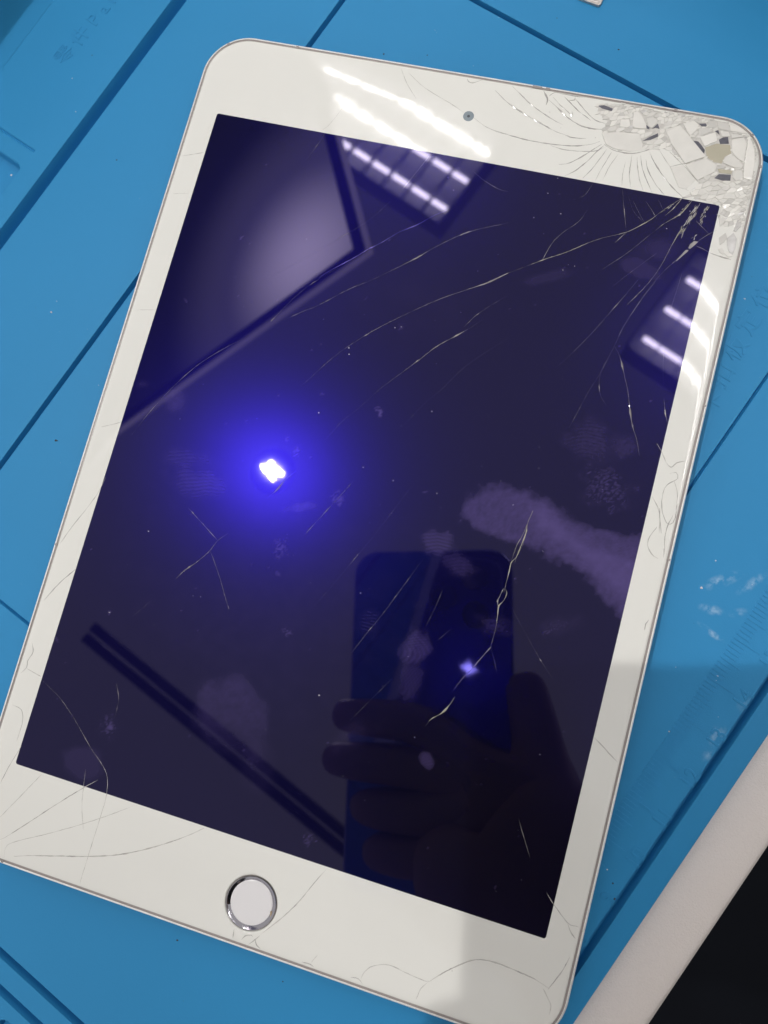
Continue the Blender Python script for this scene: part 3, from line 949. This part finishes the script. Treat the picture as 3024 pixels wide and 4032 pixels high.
def shard(P, mat, h=.10, tilt=.03, base=.01, name='glass_shard', shrink=.05):
    """a flat splinter of glass following the panel, a little tilted"""
    P = [np.array(p[:2], float) for p in P]
    if area2(P) < 0: P = P[::-1]
    c = sum(P) / len(P)
    P = [c + (p - c) * max(.3, 1 - shrink / max(np.linalg.norm(p - c), .05)) for p in P]
    a, b = random.uniform(-tilt, tilt), random.uniform(-tilt, tilt)
    n = len(P)
    top = [(*p, glass_z(*p) + base + max(.012, h + a * (p[0] - c[0]) + b * (p[1] - c[1]))) for p in P]
    inn = [c + (p - c) * .9 for p in P]
    topi = [(*p, glass_z(*p) + base + max(.016, h + .025 + a * (p[0] - c[0]) + b * (p[1] - c[1]))) for p in inn]
    bot = [(*p, glass_z(*p) + .004) for p in P]
    vs = bot + top + topi
    fs = [(i, (i + 1) % n, n + (i + 1) % n, n + i) for i in range(n)] + [(n + i, n + (i + 1) % n, 2 * n + (i + 1) % n, 2 * n + i) for i in range(n)] + [tuple(range(2 * n, 3 * n))]
    return mesh_obj(name, vs, fs, M[mat], glass)


HAND = [('ZC', [(845, 530), (880, 515), (960, 490), (1030, 570), (1165, 742), (1000, 798), (890, 640)], 'shard', .16),
        ('ZC', [(1000, 806), (1168, 752), (1255, 805), (1240, 860), (1095, 930)], 'shard', .14),
        ('ZC', [(885, 828), (985, 806), (1088, 925), (1005, 1000), (950, 985)], 'shard', .10),
        ('ZK', [(465, 850), (740, 762), (772, 905), (545, 1012)], 'shard', .16),
        ('ZK', [(170, 610), (370, 560), (455, 640), (400, 740), (300, 825), (250, 760)], 'shard', .14),
        ('ZK', [(555, 1025), (760, 955), (1000, 985), (1018, 1130), (905, 1190), (850, 1310), (720, 1290), (585, 1195)], 'shard_yellow', .05),
        ('ZK', [(870, 1300), (912, 1195), (1020, 1155), (1100, 1210), (1215, 1330), (1208, 1385), (1080, 1388)], 'shard', .14),
        ('ZK', [(1025, 890), (1235, 850), (1290, 960), (1232, 1285), (1150, 1240), (1060, 1160), (1025, 1100)], 'shard', .14),
        ('ZK', [(1315, 860), (1360, 890), (1425, 1060), (1430, 1300), (1392, 1500), (1370, 1600), (1230, 1560), (1245, 1300), (1300, 1000)], 'shard', .12),
        ('ZK', [(605, 545), (735, 575), (750, 700), (610, 670)], 'shard_grey', .10),
        ('ZK', [(770, 570), (970, 610), (985, 735), (800, 705)], 'shard_grey', .10),
        ('ZK', [(985, 620), (1150, 650), (1310, 760), (1290, 780), (1000, 740)], 'shard', .10),
        ('ZK', [(815, 735), (970, 755), (1000, 840), (850, 835)], 'shard', .12),
        ('ZK', [(1010, 780), (1230, 820), (1220, 845), (1020, 870)], 'shard', .16),
        ('ZK', [(440, 690), (620, 680), (700, 740), (460, 835)], 'shard_grey', .08),
        ('ZK', [(780, 1400), (1040, 1430), (1020, 1490), (800, 1465)], 'shard_yellow', .08),
        ('ZK', [(1060, 1430), (1210, 1400), (1220, 1560), (1100, 1620), (1040, 1560)], 'shard', .10),
        ('ZI', [(690, 770), (760, 750), (850, 850), (920, 1000), (930, 1080), (700, 1070), (660, 1030)], 'shard', .14),
        ('ZI', [(920, 890), (1040, 870), (1140, 930), (1130, 980), (1020, 1080), (950, 1040)], 'shard', .17),
        ('ZI', [(440, 905), (600, 900), (630, 1020), (560, 1060), (430, 1040)], 'shard', .10),
        ('ZI', [(1280, 1080), (1500, 1060), (1560, 1200), (1300, 1180)], 'shard', .10),
        ('ZI', [(685, 610), (800, 630), (805, 670), (720, 680)], BR_, .14),
        ('ZI', [(850, 645), (1050, 690), (1040, 725), (870, 680)], 'shard', .12),
        ('ZI', [(1050, 690), (1230, 730), (1230, 770), (1060, 745)], 'shard', .12),
        ('ZI', [(450, 580), (550, 590), (545, 630), (470, 620)], 'shard', .12),
        ('ZC', [(340, 560), (460, 545), (640, 560), (665, 640), (660, 690), (560, 700), (430, 675), (370, 640)], 'shard', .10)]
GAPS = [('ZC', [(662, 616), (725, 580), (787, 553), (787, 580), (730, 605)]), ('ZK', [(345, 905), (440, 920), (500, 990), (555, 1070), (540, 1130), (440, 1045)]),
        ('ZK', [(800, 890), (870, 850), (960, 840), (975, 960), (820, 965)]), ('ZK', [(720, 1560), (800, 1490), (1010, 1500), (1000, 1605), (850, 1600)]),
        ('ZK', [(735, 740), (790, 722), (812, 800)]), ('ZK', [(450, 610), (570, 605), (605, 660), (500, 655)]), ('ZK', [(1290, 1290), (1330, 1275), (1372, 1292), (1330, 1318)]),
        ('ZI', [(20, 650), (140, 640), (300, 700), (280, 750), (100, 700)]), ('ZI', [(1030, 1080), (1140, 980), (1170, 1080), (1100, 1060)]), ('ZI', [(920, 1010), (980, 1040), (980, 1090), (930, 1070)])]
used = []
zone = [tuple(p) for p in conv('ZC', [(290, 318), (480, 318), (700, 345), (920, 378), (1120, 420), (1300, 455), (1420, 490), (1500, 540), (1560, 620), (1575, 720), (1560, 840), (1535, 1000),
                                      (1500, 1130), (1470, 1290), (1300, 1300), (1275, 1130), (1130, 1090), (1010, 1055), (1110, 950), (1000, 800), (870, 690), (690, 690), (500, 700), (370, 640), (330, 540), (380, 470), (310, 400)])]
# crushed bed below the splinters, draped over the glass
bed = MB()
xs = [p[0] for p in zone]; ys = [p[1] for p in zone]
st_ = .45
gx_ = np.arange(min(xs), max(xs), st_); gy_ = np.arange(min(ys), max(ys), st_)
idx = {}
for i, x in enumerate(gx_):
    for j, y in enumerate(gy_):
        if inset_dist(x, y) > 1.05 and inside((x, y), zone):
            idx[i, j] = len(bed.v); bed.v.append((x, y, glass_z(x, y) + .006 + .02 * random.random()))
for (i, j) in idx:
    if (i + 1, j) in idx and (i, j + 1) in idx and (i + 1, j + 1) in idx:
        bed.f.append((idx[i, j], idx[i + 1, j], idx[i + 1, j + 1], idx[i, j + 1]))
bd = bed.build('crushed_glass', M['adhesive'], glass)
bd['kind'] = 'stuff'
for gk, P, mt, h in HAND:
    Q = [tuple(p) for p in conv(gk, P)]
    used.append(Q)
    shard(Q, mt, h, .02)
for gk, P in GAPS:
    Q = [tuple(p) for p in conv(gk, P)]
    used.append(Q)
    shard(Q, 'dark_gap', .045, .005, name='dark_gap', shrink=0)


def clip(P, a, b):
    """keep the side of P nearer to a than b"""
    m = ((a[0] + b[0]) / 2, (a[1] + b[1]) / 2); n = (b[0] - a[0], b[1] - a[1])
    out = []
    for p, q in zip(P, P[1:] + P[:1]):
        dp = (p[0] - m[0]) * n[0] + (p[1] - m[1]) * n[1]; dq = (q[0] - m[0]) * n[0] + (q[1] - m[1]) * n[1]
        if dp <= 0: out.append(p)
        if (dp < 0) != (dq < 0) and dp != dq:
            t = dp / (dp - dq); out.append((p[0] + (q[0] - p[0]) * t, p[1] + (q[1] - p[1]) * t))
    return out


rs = random.Random(21)
seeds = []
tries = 0
while len(seeds) < 270 and tries < 9000:
    tries += 1
    p = (rs.uniform(min(xs), max(xs)), rs.uniform(min(ys), max(ys)))
    if rs.random() < .35 and seeds:
        q = rs.choice(seeds); a_ = rs.gauss(.9, .35); p = (q[0] + math.cos(a_) * .9, q[1] + math.sin(a_) * .9)
    d = inset_dist(*p)
    if d < 1.1 or not inside(p, zone) or any(inside(p, q) for q in used): continue
    r = .36 + .12 * min(d, 6)
    if all((p[0] - q[0]) ** 2 + (p[1] - q[1]) ** 2 > r * r for q in seeds): seeds.append(p)
ROT = np.array([[.80, .60], [-.60, .80]]); STR = np.array([1.0, 1.9])     # splinters are longer than wide


def fwd(p): return tuple((ROT @ np.array(p)) * STR)


def bwd(p): return tuple(ROT.T @ (np.array(p) / STR))


ghosts = []
for Q in used:
    c_ = np.mean(np.array(Q), 0)
    for p, q in zip(Q, Q[1:] + Q[:1]):
        p, q = np.array(p), np.array(q); L_ = np.linalg.norm(q - p); k_ = max(2, int(L_ / .5))
        for i in range(k_):
            m_ = p + (q - p) * (i + .5) / k_; v_ = c_ - m_; ghosts.append(tuple(m_ + v_ / max(np.linalg.norm(v_), .01) * min(.35, np.linalg.norm(v_) * .6)))
zs = 1 if area2(zone) > 0 else -1
for p, q in zip(zone, zone[1:] + zone[:1]):
    p, q = np.array(p), np.array(q); L_ = np.linalg.norm(q - p); k_ = max(1, int(L_ / .6)); nrm = np.array([q[1] - p[1], p[0] - q[0]]) / L_ * zs
    ghosts += [tuple(p + (q - p) * (i + .5) / k_ + nrm * .35) for i in range(k_)]
G2 = [fwd(q) for q in ghosts]; S2 = [fwd(q) for q in seeds]
for p in S2:
    R = 2.6
    cell = [(p[0] + R * math.cos(a), p[1] + R * math.sin(a)) for a in [2 * math.pi * k / 7 + rs.random() * .6 for k in range(7)]]
    for q in S2 + G2:
        if q is not p and (p[0] - q[0]) ** 2 + (p[1] - q[1]) ** 2 < 4 * R * R:
            cell = clip(cell, p, q)
            if len(cell) < 3: break
    if len(cell) < 3 or abs(area2(cell)) < .15: continue
    cell = [bwd(c) for c in cell]
    cell = [c for c in cell if inset_dist(*c) > .98]
    if len(cell) < 3 or any(inside(c, q) for c in cell for q in used[-len(GAPS):]): continue
    k = rs.random()
    shard(cell, 'shard' if k < .70 else ('shard_grey' if k < .985 else BR_), rs.uniform(.03, .11), .10, shrink=rs.uniform(.015, .07))

# chipped facets beside the broken right edge
for P, mt, tl in (([(1290, 990), (1400, 900), (1450, 1000), (1430, 1150), (1380, 1280), (1320, 1200), (1290, 1100)], BR_, .05), ([(1150, 1170), (1210, 1150), (1250, 1200), (1230, 1260), (1180, 1230)], 'shard', .06),
                  ([(1460, 700), (1540, 660), (1520, 800), (1440, 880), (1400, 870)], BR_, .08), ([(1240, 1230), (1310, 1300), (1380, 1290), (1400, 1260), (1290, 1200)], 'shard', .1), ([(1160, 980), (1270, 900), (1300, 980), (1250, 1050), (1180, 1100)], 'shard_grey', .04),
                  ([(1180, 480), (1220, 470), (1230, 560), (1170, 600)], 'shard_grey', .1), ([(1160, 640), (1230, 600), (1260, 720), (1180, 800)], 'shard', .05)):
    shard(conv('ZF', P), mt, .12, tl, shrink=.02)
# long sliver catching the light
for P in ([(830, 1045), (760, 1035), (690, 1090), (660, 1150), (690, 1165), (770, 1100)], [(670, 1180), (620, 1180), (540, 1270), (450, 1365), (480, 1360), (590, 1260), (660, 1200)]):
    shard(conv('ZF', P), 'crack_screen', .10, .15, shrink=0, name='glass_sliver')

# bundles of yellowed splinters below the corner
for (x0, y0, x1, y1, nn_, spread) in ((860, 400, 590, 860, 40, 50), (1000, 430, 880, 690, 22, 40), (560, 330, 270, 540, 7, 16), (720, 360, 500, 600, 6, 16), (1200, 460, 1160, 640, 7, 25), (820, 900, 690, 1080, 6, 30)):
    for k in range(nn_):
        f = rs.random(); l = rs.uniform(.12, .3)
        ax, ay = x0 + (x1 - x0) * f + rs.gauss(0, spread * .5), y0 + (y1 - y0) * f + rs.gauss(0, spread * .3)
        bx, by = ax + (x1 - x0) * l + rs.gauss(0, 14), ay + (y1 - y0) * l + rs.gauss(0, 14)
        o = crack('ZF', rs.uniform(.09, .22), [(ax, ay), ((ax + bx) / 2 + rs.gauss(0, 6), (ay + by) / 2), (bx, by)], rs.choice(('crack_yellow', 'crack_yellow', S_, 'crack_soft')))
        o.name = 'splinter'
for k in range(70):         # crushed yellowed glass over the bezel corner
    ax, ay = rs.gauss(1040, 90), rs.gauss(215, 85)
    if ay > 330 or ax > 1180: continue
    o = crack('ZF', rs.uniform(.08, .28), [(ax, ay), (ax - rs.uniform(15, 60), ay + rs.uniform(10, 50))], rs.choice(('crack_yellow', 'crack_soft', 'crack_bright')))
    o.name = 'splinter'
# tiny chips whose pale colour stands in for glints
for gk, x, y in (('ZC', 15, 512), ('ZC', 372, 515), ('ZC', 462, 480), ('ZC', 290, 590), ('ZC', 375, 660), ('ZC', 420, 350), ('ZC', 740, 370), ('ZK', 1270, 845), ('ZK', 440, 525), ('ZK', 530, 520), ('ZK', 1110, 1675), ('ZF', 1512, 675), ('ZF', 1470, 695), ('ZF', 1460, 745), ('ZF', 545, 562), ('ZF', 690, 548), ('ZF', 695, 242), ('ZF', 748, 300),
                 ('ZF', 1315, 380), ('ZF', 1030, 92), ('ZI', 280, 670), ('ZI', 1030, 730), ('ZI', 705, 938), ('ZI', 375, 995), ('ZT', 790, 710), ('ZE', 465, 1032), ('ZB', 548, 247), ('Z3', 318, 815), ('Z3', 255, 910), ('Z3', 165, 1065), ('Z3', 425, 1375), ('Z3', 350, 1400)):
    c = conv(gk, [(x, y)])[0]
    r = .13 if (gk, x) != ('ZK', 1270) else .34
    b = MB(); z = glass_z(*c) + .12
    b.add([(c[0] + r * math.cos(a) * .7, c[1] + r * math.sin(a), z + .05 * math.cos(a * 2)) for a in (0, 1.3, 2.6, 3.7, 5.1)] + [(c[0], c[1], z + .12)], [(i, (i + 1) % 5, 5) for i in range(5)])
    b.build('painted_glint_chip', M['crack_bright'], glass)

# ------------------------------------------------------------------ dust and crumbs
def flakes(name, spots, mat, label, cat='dust'):
    b = MB()
    for x, y, z, r in spots:
        n = 6; ph = random.random() * 6
        ring_ = [(x + r * random.uniform(.6, 1.2) * math.cos(ph + i * 1.047), y + r * random.uniform(.5, 1.1) * math.sin(ph + i * 1.047), z) for i in range(n)]
        b.add(ring_ + [(x, y, z + r * .6)], [(i, (i + 1) % n, n) for i in range(n)])
    return tag(b.build(name, mat), label, cat, kind='stuff')


sp = []
for u, v in ((1407, 2185), (2625, 900), (2208, 842), (1555, 1290), (1374, 1370), (1430, 1840), (1548, 1892), (2126, 2971), (1633, 2903), (1257, 2738), (2020, 1988), (1720, 1943), (585, 2092), (430, 2411), (1420, 2335), (2129, 2600), (1375, 1395), (1580, 1287), (1700, 1620), (1255, 1625), (790, 2350)):
    p = pt(u, v); sp.append((p[0], p[1], GLASS + .01, random.uniform(.10, .22)))
for k in range(60):
    p = (random.uniform(-58, 58), random.uniform(-78, 78)); sp.append((*p, GLASS + .01, random.uniform(.03, .07)))
flakes('dust', sp, M['dust'], 'fine pale dust specks scattered over the dark display')
sp = []
for u, v, r in ((47, 3761, .55), (45, 690, .3), (2932, 1176, .22), (2762, 2315, .3), (2818, 2208, .22), (202, 1229, .3), (223, 1186, .15), (298, 440, .2), (2825, 2662, .25), (2635, 2880, .18), (2391, 3424, .2), (284, 308, .15)):
    p = pt(u, v, .02); sp.append((p[0], p[1], .02 if (u, v) != (47, 3761) else -.3, r))
for k in range(90):
    s, t = random.uniform(-150, 130), random.uniform(-92, 112); p = st2xy(s, t); sp.append((p[0], p[1], .01, random.uniform(.04, .09)))
flakes('crumbs', sp, M['dust'], 'tiny white crumbs scattered over the blue mat')
sp = []
for u, v, r in ((1511, 213, .28), (1683, 217, .22), (2436, 195, .3), (219, 1734, .3), (225, 1735, .22), (459, 630, .25), (698, 3702, .25), (362, 218, .2), (2193, 71, .15), (2413, 3478, .22), (2420, 3540, .25), (1114, 3865, .2)):
    p = pt(u, v, .02); sp.append((p[0], p[1], .02, r))
for k in range(70):
    s, t = random.uniform(-150, 130), random.uniform(-92, 112); p = st2xy(s, t); sp.append((p[0], p[1], .01, random.uniform(.03, .09)))
flakes('grit', sp, M['dirt'], 'tiny dark grit scattered over the blue mat')

# silver card end at the top edge
cp = [pt(2275, -8, .6), pt(2355, 22, .6), pt(2364, 18, .6), pt(2385, -25, .6), pt(2420, -330, .6), pt(2330, -360, .6)]
b = MB()
n = len(cp)
b.add([(p[0], p[1], .05) for p in cp] + [(p[0], p[1], .7) for p in cp], [tuple(range(n, 2 * n))[::-1], tuple(range(n))] + [(i, (i + 1) % n, n + (i + 1) % n, n + i) for i in range(n)])
tag(b.build('metal_strip', M['card']), 'scratched silver metal strip poking in at the top edge', 'strip')

# ------------------------------------------------------------------ what the glass mirrors: ceiling lights, downlight, monitor, phone
def at_h(x, y, h): return np.array([x, y, h + GLASS])


M['tube'] = emit('lit_tube', (1.0, .965, .93), TUBE_POWER)
M['reflector'] = simple('light_housing', (.34, .34, .36), .5)
dr = np.array([.928, -.372, 0]); dn = np.array([.372, .928, 0]); up = np.array([0, 0, 1])
for end, sgn, lab in ((at_h(-279, 1114, 1800), -1, 'three-tube ceiling light mirrored in the top bezel'), (at_h(305, 876, 1800), 1, 'three-tube ceiling light mirrored at the right bezel')):
    c = end + dr * sgn * 595
    fx = empty('ceiling_light', c)
    tag(fx, lab, 'light', 'ceiling lights above the table')
    b = MB()
    b.box(up * 60, (615, 160, 4), (dr, dn, up))
    for q in (-1, 1):
        b.box(dn * 157 * q + up * 20, (615, 3, 38), (dr, dn, up)); b.box(dr * 612 * q + up * 20, (3, 154, 38), (dr, dn, up))
    b.build('housing', M['reflector'], fx)
    for q in (-97, 0, 97):
        t_ = MB(); t_.tube(dn * q - dr * 590 + up * 20, dn * q + dr * 590 + up * 20, 6.5, 10); t_.build('tube', M['tube'], fx, True)
    for k in range(-8, 9):
        l_ = MB(); l_.box(dr * 68 * k + up * 3, (1.8, 152, 12), (dr, dn, up)); l_.build('louvre_blade', M['reflector'], fx)

M['spot'] = emit('lit_downlight', (1.0, .975, .95), DOWNLIGHT_POWER)
dl = empty('downlight', at_h(-583, 206, 1800))
tag(dl, 'round bright ceiling downlight mirrored in the display', 'light')
for bx, by, br_ in ((0, 0, 10.5), (14, 1, 6), (-13, -1, 6), (23, -2, 2.8), (-21, 3, 2.8), (31, -4, 1.2), (-28, 5, 1.2), (-5, 13, 5), (4, -13, 5), (-9, 21, 1.6), (8, -20, 1.6)):
    b = MB(); b.lathe((bx, by, -.1 * abs(bx)), [(.5, 0), (br_, 0)], 6, 'start'); b.build('bulb', M['spot'], dl)
b = MB(); b.lathe((0, 0, 0), [(.5, 6), (58, 6), (62, 9), (60, 16), (50, 40), (.5, 60)], 32, 'both'); b.build('housing', M['black'], dl, True, 40)

# monitor on an arm, upper left
P0, P1, P2 = refl(1395, 985, 450), refl(1215, 280, 535), refl(700, 1490, 535)
e1 = (P1 - P0) / np.linalg.norm(P1 - P0); e2 = (P2 - P0); e2 -= e1 * (e2 @ e1); e2 /= np.linalg.norm(e2)
e3 = np.cross(e1, e2)
if e3[2] < 0: e3 = -e3                       # away from the tablet


def monitor_screen():  # the screen's fall-off in brightness is painted as an emission gradient
    m, nt, b, out = new_mat('monitor_painted_falloff')
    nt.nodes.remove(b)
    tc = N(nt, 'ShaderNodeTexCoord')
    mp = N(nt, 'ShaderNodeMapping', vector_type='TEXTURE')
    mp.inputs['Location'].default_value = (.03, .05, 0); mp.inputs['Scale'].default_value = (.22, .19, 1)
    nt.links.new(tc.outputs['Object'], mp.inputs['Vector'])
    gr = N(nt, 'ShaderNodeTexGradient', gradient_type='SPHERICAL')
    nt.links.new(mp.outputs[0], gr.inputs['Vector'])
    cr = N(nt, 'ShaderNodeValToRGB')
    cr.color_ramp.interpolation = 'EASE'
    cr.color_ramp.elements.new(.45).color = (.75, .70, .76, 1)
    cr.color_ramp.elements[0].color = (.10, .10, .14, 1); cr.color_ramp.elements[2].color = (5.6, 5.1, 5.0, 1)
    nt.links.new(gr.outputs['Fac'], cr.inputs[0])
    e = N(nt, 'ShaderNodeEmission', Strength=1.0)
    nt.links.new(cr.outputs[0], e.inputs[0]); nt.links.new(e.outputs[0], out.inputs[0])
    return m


mon = bpy.data.objects.new('monitor', None); COL.objects.link(mon)
mon.matrix_world = Matrix(((e1[0], e2[0], e3[0], P0[0] * MM), (e1[1], e2[1], e3[1], P0[1] * MM), (e1[2], e2[2], e3[2], P0[2] * MM), (0, 0, 0, 1)))
tag(mon, 'monitor with a painted corner glow, hanging over the table, mirrored in the display', 'monitor')
Lm, Wm = 640, 560
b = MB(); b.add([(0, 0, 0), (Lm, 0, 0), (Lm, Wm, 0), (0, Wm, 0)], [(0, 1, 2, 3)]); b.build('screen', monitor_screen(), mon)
M['mon_frame'] = simple('monitor_frame', (.01, .01, .012), .5)
M['mon_rim'] = emit('painted_rim_glow', (1, .9, .95), 1.5)  # rim is no lamp; its brightness is painted as emission
b = MB()
for x0, x1, y0, y1 in ((-11, 0, -9, Wm + 9), (Lm, Lm + 9, -9, Wm + 9), (0, Lm, -11, 0), (0, Lm, Wm, Wm + 9)):
    b.box(((x0 + x1) / 2, (y0 + y1) / 2, 1), ((x1 - x0) / 2, (y1 - y0) / 2, 3))
b.build('frame', M['mon_frame'], mon)
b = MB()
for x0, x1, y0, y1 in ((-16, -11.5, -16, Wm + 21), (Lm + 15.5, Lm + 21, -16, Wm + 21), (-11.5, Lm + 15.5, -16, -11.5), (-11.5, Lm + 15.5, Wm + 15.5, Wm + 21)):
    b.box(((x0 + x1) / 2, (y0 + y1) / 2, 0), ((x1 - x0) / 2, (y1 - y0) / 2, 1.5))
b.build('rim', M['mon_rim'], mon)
b = MB(); b.box((Lm / 2, Wm / 2, 17), (Lm / 2 - 8, Wm / 2 - 8, 4)); b.build('back_cover', M['black'], mon)

# black lamp arm
a0, a1 = refl(337, 2488, 450) + (0, 0, GLASS), refl(1166, 3172, 470) + (0, 0, GLASS)
arm = empty('lamp_arm', a0)
tag(arm, 'black double-rod lamp arm mirrored across the lower display', 'arm')
dd = a1 - a0
ddn = dd / np.linalg.norm(dd); sd = np.cross(ddn, (0, 0, 1))
for q in (-1, 1):
    b = MB(); b.tube(sd * 5.6 * q, dd * 1.6 + sd * 5.6 * q, 4.6, 12); b.build('rod', M['black'], arm, True, 40)

# the phone that takes the picture
ph = bpy.data.objects.new('phone', None); COL.objects.link(ph)
ph.matrix_world = CAM_M @ Matrix.Translation((0, 0, 2.2 * MM)) @ Matrix.Rotation(.0085, 4, 'Y')
tag(ph, 'dark blue phone held over the tablet, taking the picture', 'phone')


def rrect(x0, x1, y0, y1, r, k=10):
    p = []
    for cx, cy, a in ((x1 - r, y1 - r, 0), (x0 + r, y1 - r, 90), (x0 + r, y0 + r, 180), (x1 - r, y0 + r, 270)):
        p += [(cx + r * math.cos(math.radians(a + 90 * i / k)), cy + r * math.sin(math.radians(a + 90 * i / k))) for i in range(k + 1)]
    return p


def slab(b, x0, x1, y0, y1, r, zs):
    rings = [[(x, y, z) for x, y in rrect(x0 + i, x1 - i, y0 + i, y1 - i, r - i)] for i, z in zs]
    n = len(rings[0])
    b.add([p for q in rings for p in q], [(k * n + i, k * n + (i + 1) % n, (k + 1) * n + (i + 1) % n, (k + 1) * n + i) for k in range(len(rings) - 1) for i in range(n)] + [tuple(range(n))[::-1], tuple(range(len(rings) * n - n, len(rings) * n))])


b = MB(); slab(b, -55.5, 16, -114.5, 29.5, 11, [(1.2, 0), (.3, .5), (0, 1.5), (0, 6.5), (.3, 7.6), (1.2, 8)]); b.build('body', M['phone'], ph, True, 15)
b = MB(); slab(b, -20, 11.5, -8, 24.5, 7, [(.3, -.7), (0, -.4), (0, .2)]); bump_ = b.build('camera_bump', M['phone'], ph, True, 15)
for x, y in ((0, 0), (0, 16.5), (-14, 8)):
    b = MB(); b.lathe((x, y, 0), [(5.8, -.5), (5.8, -1.7), (5.2, -1.8), (5.0, -1.2)], 32); b.build('lens_ring', M['black'], bump_, True, 40)
    b = MB(); b.lathe((x, y, 0), [(5.0, -1.2), (.2, -1.2)], 32, 'end'); b.build('lens', M['lens_dark'], bump_)


# added box, out of view past the top left corner, shading the tray
pb = empty('shade_box', (*st2xy(66, 181), -4.2)); pb.rotation_euler = (0, 0, MAT_ANG)
tag(pb, 'low black box added out of view past the top left corner to shade the mat tray', 'box')
b = MB(); slab(b, -60, 60, -11, 11, 3, [(1, 0), (0, 1), (0, 40), (1, 41)]); b.build('box_body', M['black'], pb, True, 40)
b = MB(); slab(b, -61, 61, -12, 12, 3, [(0, 41.2), (0, 47), (1, 48)]); b.build('lid', M['black'], pb, True, 40)

# added case, out of view past the top right corner, darkening the mat
case = empty('shade_case', (*st2xy(222, -95), -MAT_H)); case.rotation_euler = (0, 0, MAT_ANG)
tag(case, 'dark case added out of view past the top right corner to shade the mat', 'case')
b = MB(); slab(b, -38, 38, -115, 112, 9, [(3, 0), (0, 3), (0, 80), (2, 82)]); b.build('case_body', M['black'], case, True, 40)
b = MB(); slab(b, -39, 39, -116, 113, 9, [(0, 83), (0, 108), (4, 112)]); b.build('lid', M['black'], case, True, 40)
b = MB(); b.tube((0, -40, 122), (0, 40, 122), 6, 14); b.tube((0, -40, 108), (0, -40, 123), 6, 14); b.tube((0, 40, 108), (0, 40, 123), 6, 14); b.build('handle', M['black'], case, True, 40)

# ------------------------------------------------------------------ the person holding the phone (only mirrored)
def cw(a, b_, c): return CAM + EX * a + EY * b_ + EZ * c       # from the phone camera's axes to the world


def skin(name, nodes, edges, mat, parent, root=0, sub=2):
    me = bpy.data.meshes.new(name)
    me.from_pydata([tuple(np.array(p) * MM) for p, r in nodes], edges, [])
    me.materials.append(mat)
    o = bpy.data.objects.new(name, me); COL.objects.link(o); o.parent = parent
    m1 = o.modifiers.new('skin', 'SKIN'); m1.use_smooth_shade = True
    for i, (p, r) in enumerate(nodes):
        sv = me.skin_vertices[0].data[i]
        sv.radius = (r[0] * MM, r[1] * MM) if isinstance(r, tuple) else (r * MM, r * MM)
        sv.use_root = i == root
    m2 = o.modifiers.new('sub', 'SUBSURF'); m2.levels = m2.render_levels = sub
    return o


person = empty('person', (330, -420, -750))
tag(person, 'person in dark clothes leaning over the table, holding the phone', 'person')
nodes, edges = [], []


def nd(p, r, par=None):
    nodes.append((np.array(p, float) - np.array([330, -420, -750]), r))
    if par is not None: edges.append((par, len(nodes) - 1))
    return len(nodes) - 1


pel = nd((330, -420, -180), (150, 110)); bel = nd((320, -410, 20), (140, 105), pel); che = nd((290, -375, 230), (155, 110), bel); upc = nd((262, -345, 370), (130, 90), che)
nk = nd((240, -320, 450), 52, upc); hd_ = nd((222, -300, 520), 76, nk); hd2 = nd((205, -285, 590), 84, hd_); hd3 = nd((195, -280, 650), 55, hd2)
# right arm to the phone
sh = nd((330, -210, 360), 62, upc); el = nd((290, -190, 130), 46, sh)
wr = nd(cw(58, 112, 16), 27, el); pl = nd(cw(36, 88, 13), (22, 16), wr); pk = nd(cw(14, 72, 11), (24, 11), pl)
for b0, b1, l in ((46, 44, .93), (62, 62, .99), (79, 80, .80), (94, 97, .70)):
    k1 = nd(cw(2, b0 * .5 + 36, 10), 9.5, pk); k2 = nd(cw(-26 * l, b1 + 1, 8.5), 9, k1); k3 = nd(cw(-50 * l, b1, 7.5), 8.2, k2); nd(cw(-64 * l, b1 - 1, -2), 7, k3)
heel = nd(cw(6, 104, 16), (30, 18), pl); nd(cw(-22, 112, 15), (26, 16), heel)
t1 = nd(cw(28, 66, 8), 12, pl); t2 = nd(cw(24, 44, 0), 10.5, t1); nd(cw(19, 24, -8), 9, t2)
# left arm hanging to the table
sh2 = nd((180, -470, 360), 62, upc); el2 = nd((120, -560, 110), 46, sh2); wr2 = nd((150, -400, 30), 28, el2); hl = nd((170, -340, 22), (36, 15), wr2)
for k in range(4):
    f1 = nd((140 + 18 * k, -292, 20), 9, hl); f2 = nd((138 + 19 * k, -262, 18), 8.5, f1); nd((138 + 19 * k, -240, 10), 7.5, f2)
f1 = nd((215, -330, 18), 10.5, hl); nd((232, -305, 12), 9, f1)
body = skin('body', nodes, edges, M['skin'], person)
# sweater: torso and sleeves
cl = [pel, bel, che, upc, sh, el, wr, sh2, el2, wr2]
rad = {pel: (162, 122), bel: (152, 117), che: (168, 122), upc: (142, 102), sh: 76, el: 60, wr: 40, sh2: 76, el2: 60, wr2: 40}
cn = [(nodes[i][0], rad[i]) for i in cl]
ce = [(cl.index(a), cl.index(b_)) for a, b_ in edges if a in cl and b_ in cl]
skin('sweater', cn, ce, M['cloth'], person)
M['hair'] = simple('dark_hair', (.012, .009, .008), .6, bump=.6, scale=400)
off_ = np.array([330, -420, -750])
skin('hair', [(np.array(p, float) - off_, r) for p, r in (((232, -312, 560), 70), ((215, -297, 620), 92), ((200, -288, 668), 70))], [(0, 1), (1, 2)], M['hair'], person)
